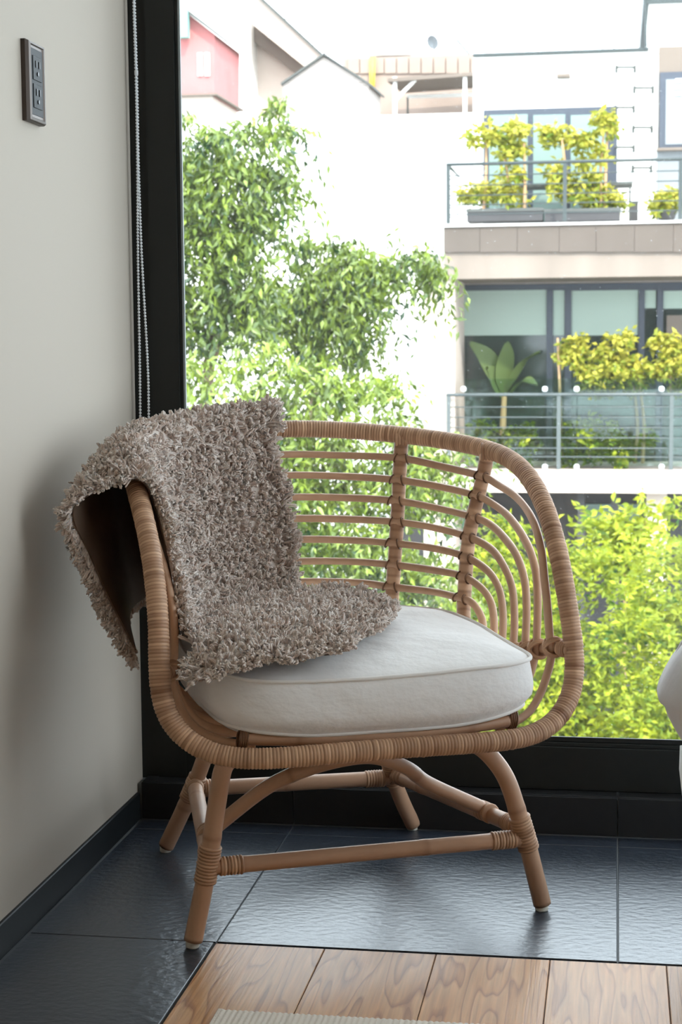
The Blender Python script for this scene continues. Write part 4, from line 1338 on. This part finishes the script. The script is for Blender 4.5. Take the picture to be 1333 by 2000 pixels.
gp = 'golden shrubs on the upper balcony'
Yp = YA + 0.55
potted('golden_shrub', 'golden shrub with two bare stems in the left upper planter', [(930, 270, 20, 18), (970, 265, 28, 20), (1010, 265, 32, 20), (1025, 290, 20, 22), (990, 300, 12, 16), (960, 375, 40, 22), (925, 380, 28, 20), (1000, 390, 30, 22), (1000, 340, 18, 16)], Yp, 1500, 0.10, 21, M['leaf_gold'],
       [[(1025, 412), (1026, 350), (1024, 280)], [(945, 412), (950, 340), (950, 270)], [(990, 412), (992, 350), (985, 300)]], gp)
potted('golden_shrub', 'golden shrub in front of the middle frosted pane', [(1085, 262, 28, 20), (1070, 285, 18, 15), (1135, 280, 18, 16), (1100, 340, 28, 24), (1090, 375, 22, 18), (1130, 330, 14, 12)], Yp, 800, 0.10, 22, M['leaf_gold'],
       [[(1104, 412), (1106, 340), (1098, 270)]], gp)
potted('golden_shrub', 'tall golden shrub at the right end of the upper planters', [(1185, 232, 26, 16), (1160, 250, 20, 14), (1210, 255, 16, 16), (1180, 300, 32, 12), (1165, 345, 20, 16), (1160, 380, 28, 20), (1195, 385, 20, 16), (1130, 372, 24, 16)], Yp, 950, 0.10, 23, M['leaf_gold'],
       [[(1182, 412), (1184, 330), (1188, 235)], [(1176, 412), (1174, 330), (1180, 260)]], gp)
for (a, b), lb in (((913, 1061), 'left dark trough planter on the upper balcony'), ((1065, 1212), 'right dark trough planter on the upper balcony')):
    tp = thing('trough_planter', tuple(at((a + b) / 2, 433, Yp - .1)), lb, 'planter', 'trough planters on the upper balcony')
    xa, xb, z0, z1 = rect(a, 408, b, 433, Yp - .12)
    t_ = MB().box((xa, Yp - .14, z0), (xb, Yp + .14, z1), 0.01)
    part(t_, 'trough', M['trough'], tp)
    part(MB().box((xa - .01, Yp - .155, z1 - .03), (xb + .01, Yp - .13, z1 + .005)), 'rim', M['roof_dark'], tp)
potted('potted_bush', 'round yellow bush in a dark bowl on the upper balcony', [(1300, 390, 34, 22), (1335, 385, 30, 25), (1290, 405, 20, 12)], Yp, 600, 0.085, 24, M['leaf_gold'], [[(1303, 418), (1303, 400), (1303, 390)]], 'potted plants on the upper balcony', pot=(1283, 412, 1323, 433))
pt = thing('patio_table', tuple(at(1110, 433, YA + 1.0)), 'black framed patio table behind the upper planters', 'table')
xa, xb, z0, z1 = rect(995, 363, 1236, 433, YA + 1.0)
part(MB().box((xa, YA + .75, z1 - .02), (xb, YA + 1.25, z1)), 'table_top', M['roof_dark'], pt)
for x in (xa + .03, xb - .03):
    for y in (.78, 1.22):
        part(MB().tube([(x, YA + y, z0), (x, YA + y, z1 - .02)], .012, 6), 'leg', M['roof_dark'], pt)
bk = thing('dark_crate', tuple(at(1239, 433, YA + .8)), 'small dark crate beside the patio table on the upper balcony', 'crate')
part(pbox(1231, 396, 1247, 432, YA + .8, .1, None, .006), 'crate_body', M['trough'], bk)
part(pbox(1230, 394, 1248, 398, YA + .79, .12), 'lid', M['roof_dark'], bk)

Yq = YA + 0.36
gl = 'clipped golden shrubs on the lower balcony'
potted('clipped_shrub', 'slim golden shrub left of the tall ones on the lower balcony', [(1122, 678, 26, 20), (1118, 700, 20, 18), (1145, 715, 14, 10)], Yq, 800, 0.085, 31, M['leaf_gold'], [[(1098, 905), (1094, 760), (1090, 660)]], gl)
potted('clipped_shrub', 'broad golden shrub with layered heads on the lower balcony', [(1215, 672, 28, 20), (1200, 700, 42, 22), (1180, 735, 50, 20), (1230, 720, 38, 28), (1160, 752, 30, 14), (1245, 750, 30, 18)], Yq, 2600, 0.085, 32, M['leaf_gold'], [[(1240, 905), (1246, 830), (1235, 720)], [(1256, 905), (1258, 820), (1245, 720)]], gl)
potted('clipped_shrub', 'golden shrub cut by the right border on the lower balcony', [(1300, 675, 28, 22), (1325, 700, 35, 30), (1290, 725, 28, 20), (1330, 750, 30, 20)], Yq, 1500, 0.085, 33, M['leaf_gold'], [[(1310, 905), (1312, 800), (1308, 700)]], gl)
potted('potted_bush', 'bright green bush left behind the lower railing', [(970, 845, 45, 26), (1020, 850, 32, 26), (1000, 880, 50, 22)], Yq, 1300, 0.085, 34, M['leaf_bush'], [[(985, 905), (985, 880), (985, 860)]], 'bushes behind the lower railing')
potted('potted_bush', 'loose green bush right behind the lower railing', [(1140, 845, 42, 30), (1190, 855, 50, 30), (1260, 865, 28, 22), (1130, 885, 40, 20), (1200, 885, 50, 18)], Yq, 1900, 0.085, 35, M['leaf_bush'], [[(1150, 905), (1152, 880), (1150, 850)]], 'bushes behind the lower railing')
# broad-leaved plant close to the dark glass
bp_ = thing('banana_plant', tuple(at(985, 912, YR - .35)), 'broad-leaved plant in front of the dark balcony glass', 'plant')
for (x0, y0, x1, y1, w) in ((985, 770, 918, 672, .17), (985, 770, 990, 672, .2), (990, 770, 1055, 690, .15), (980, 780, 950, 720, .12), (995, 775, 1050, 755, .1)):
    A_, B_ = at(x0, y0, YR - .35), at(x1, y1, YR - .45)
    mid = (A_ + B_) / 2 + [0, 0, .12]
    p = spline([A_, mid, B_], 14)
    ss = np.linspace(0, 1, 14)
    wd = w * np.sin(PI * np.clip(ss * .95 + .03, 0, 1)) ** .8
    sd = np.array([0.55, 0.3, 0.35])
    Vl = np.stack([p + sd * wd[:, None] + [0, 0, .03], p, p - sd * wd[:, None] + [0, 0, .03]], 1)
    part(MB().grid(Vl), 'leaf', M['leaf_room'], bp_, True)
trunk(bp_, [at(985, 912, YR - .35), at(983, 840, YR - .35), at(986, 768, YR - .35)], .05, .03, 'stem', 'stem')
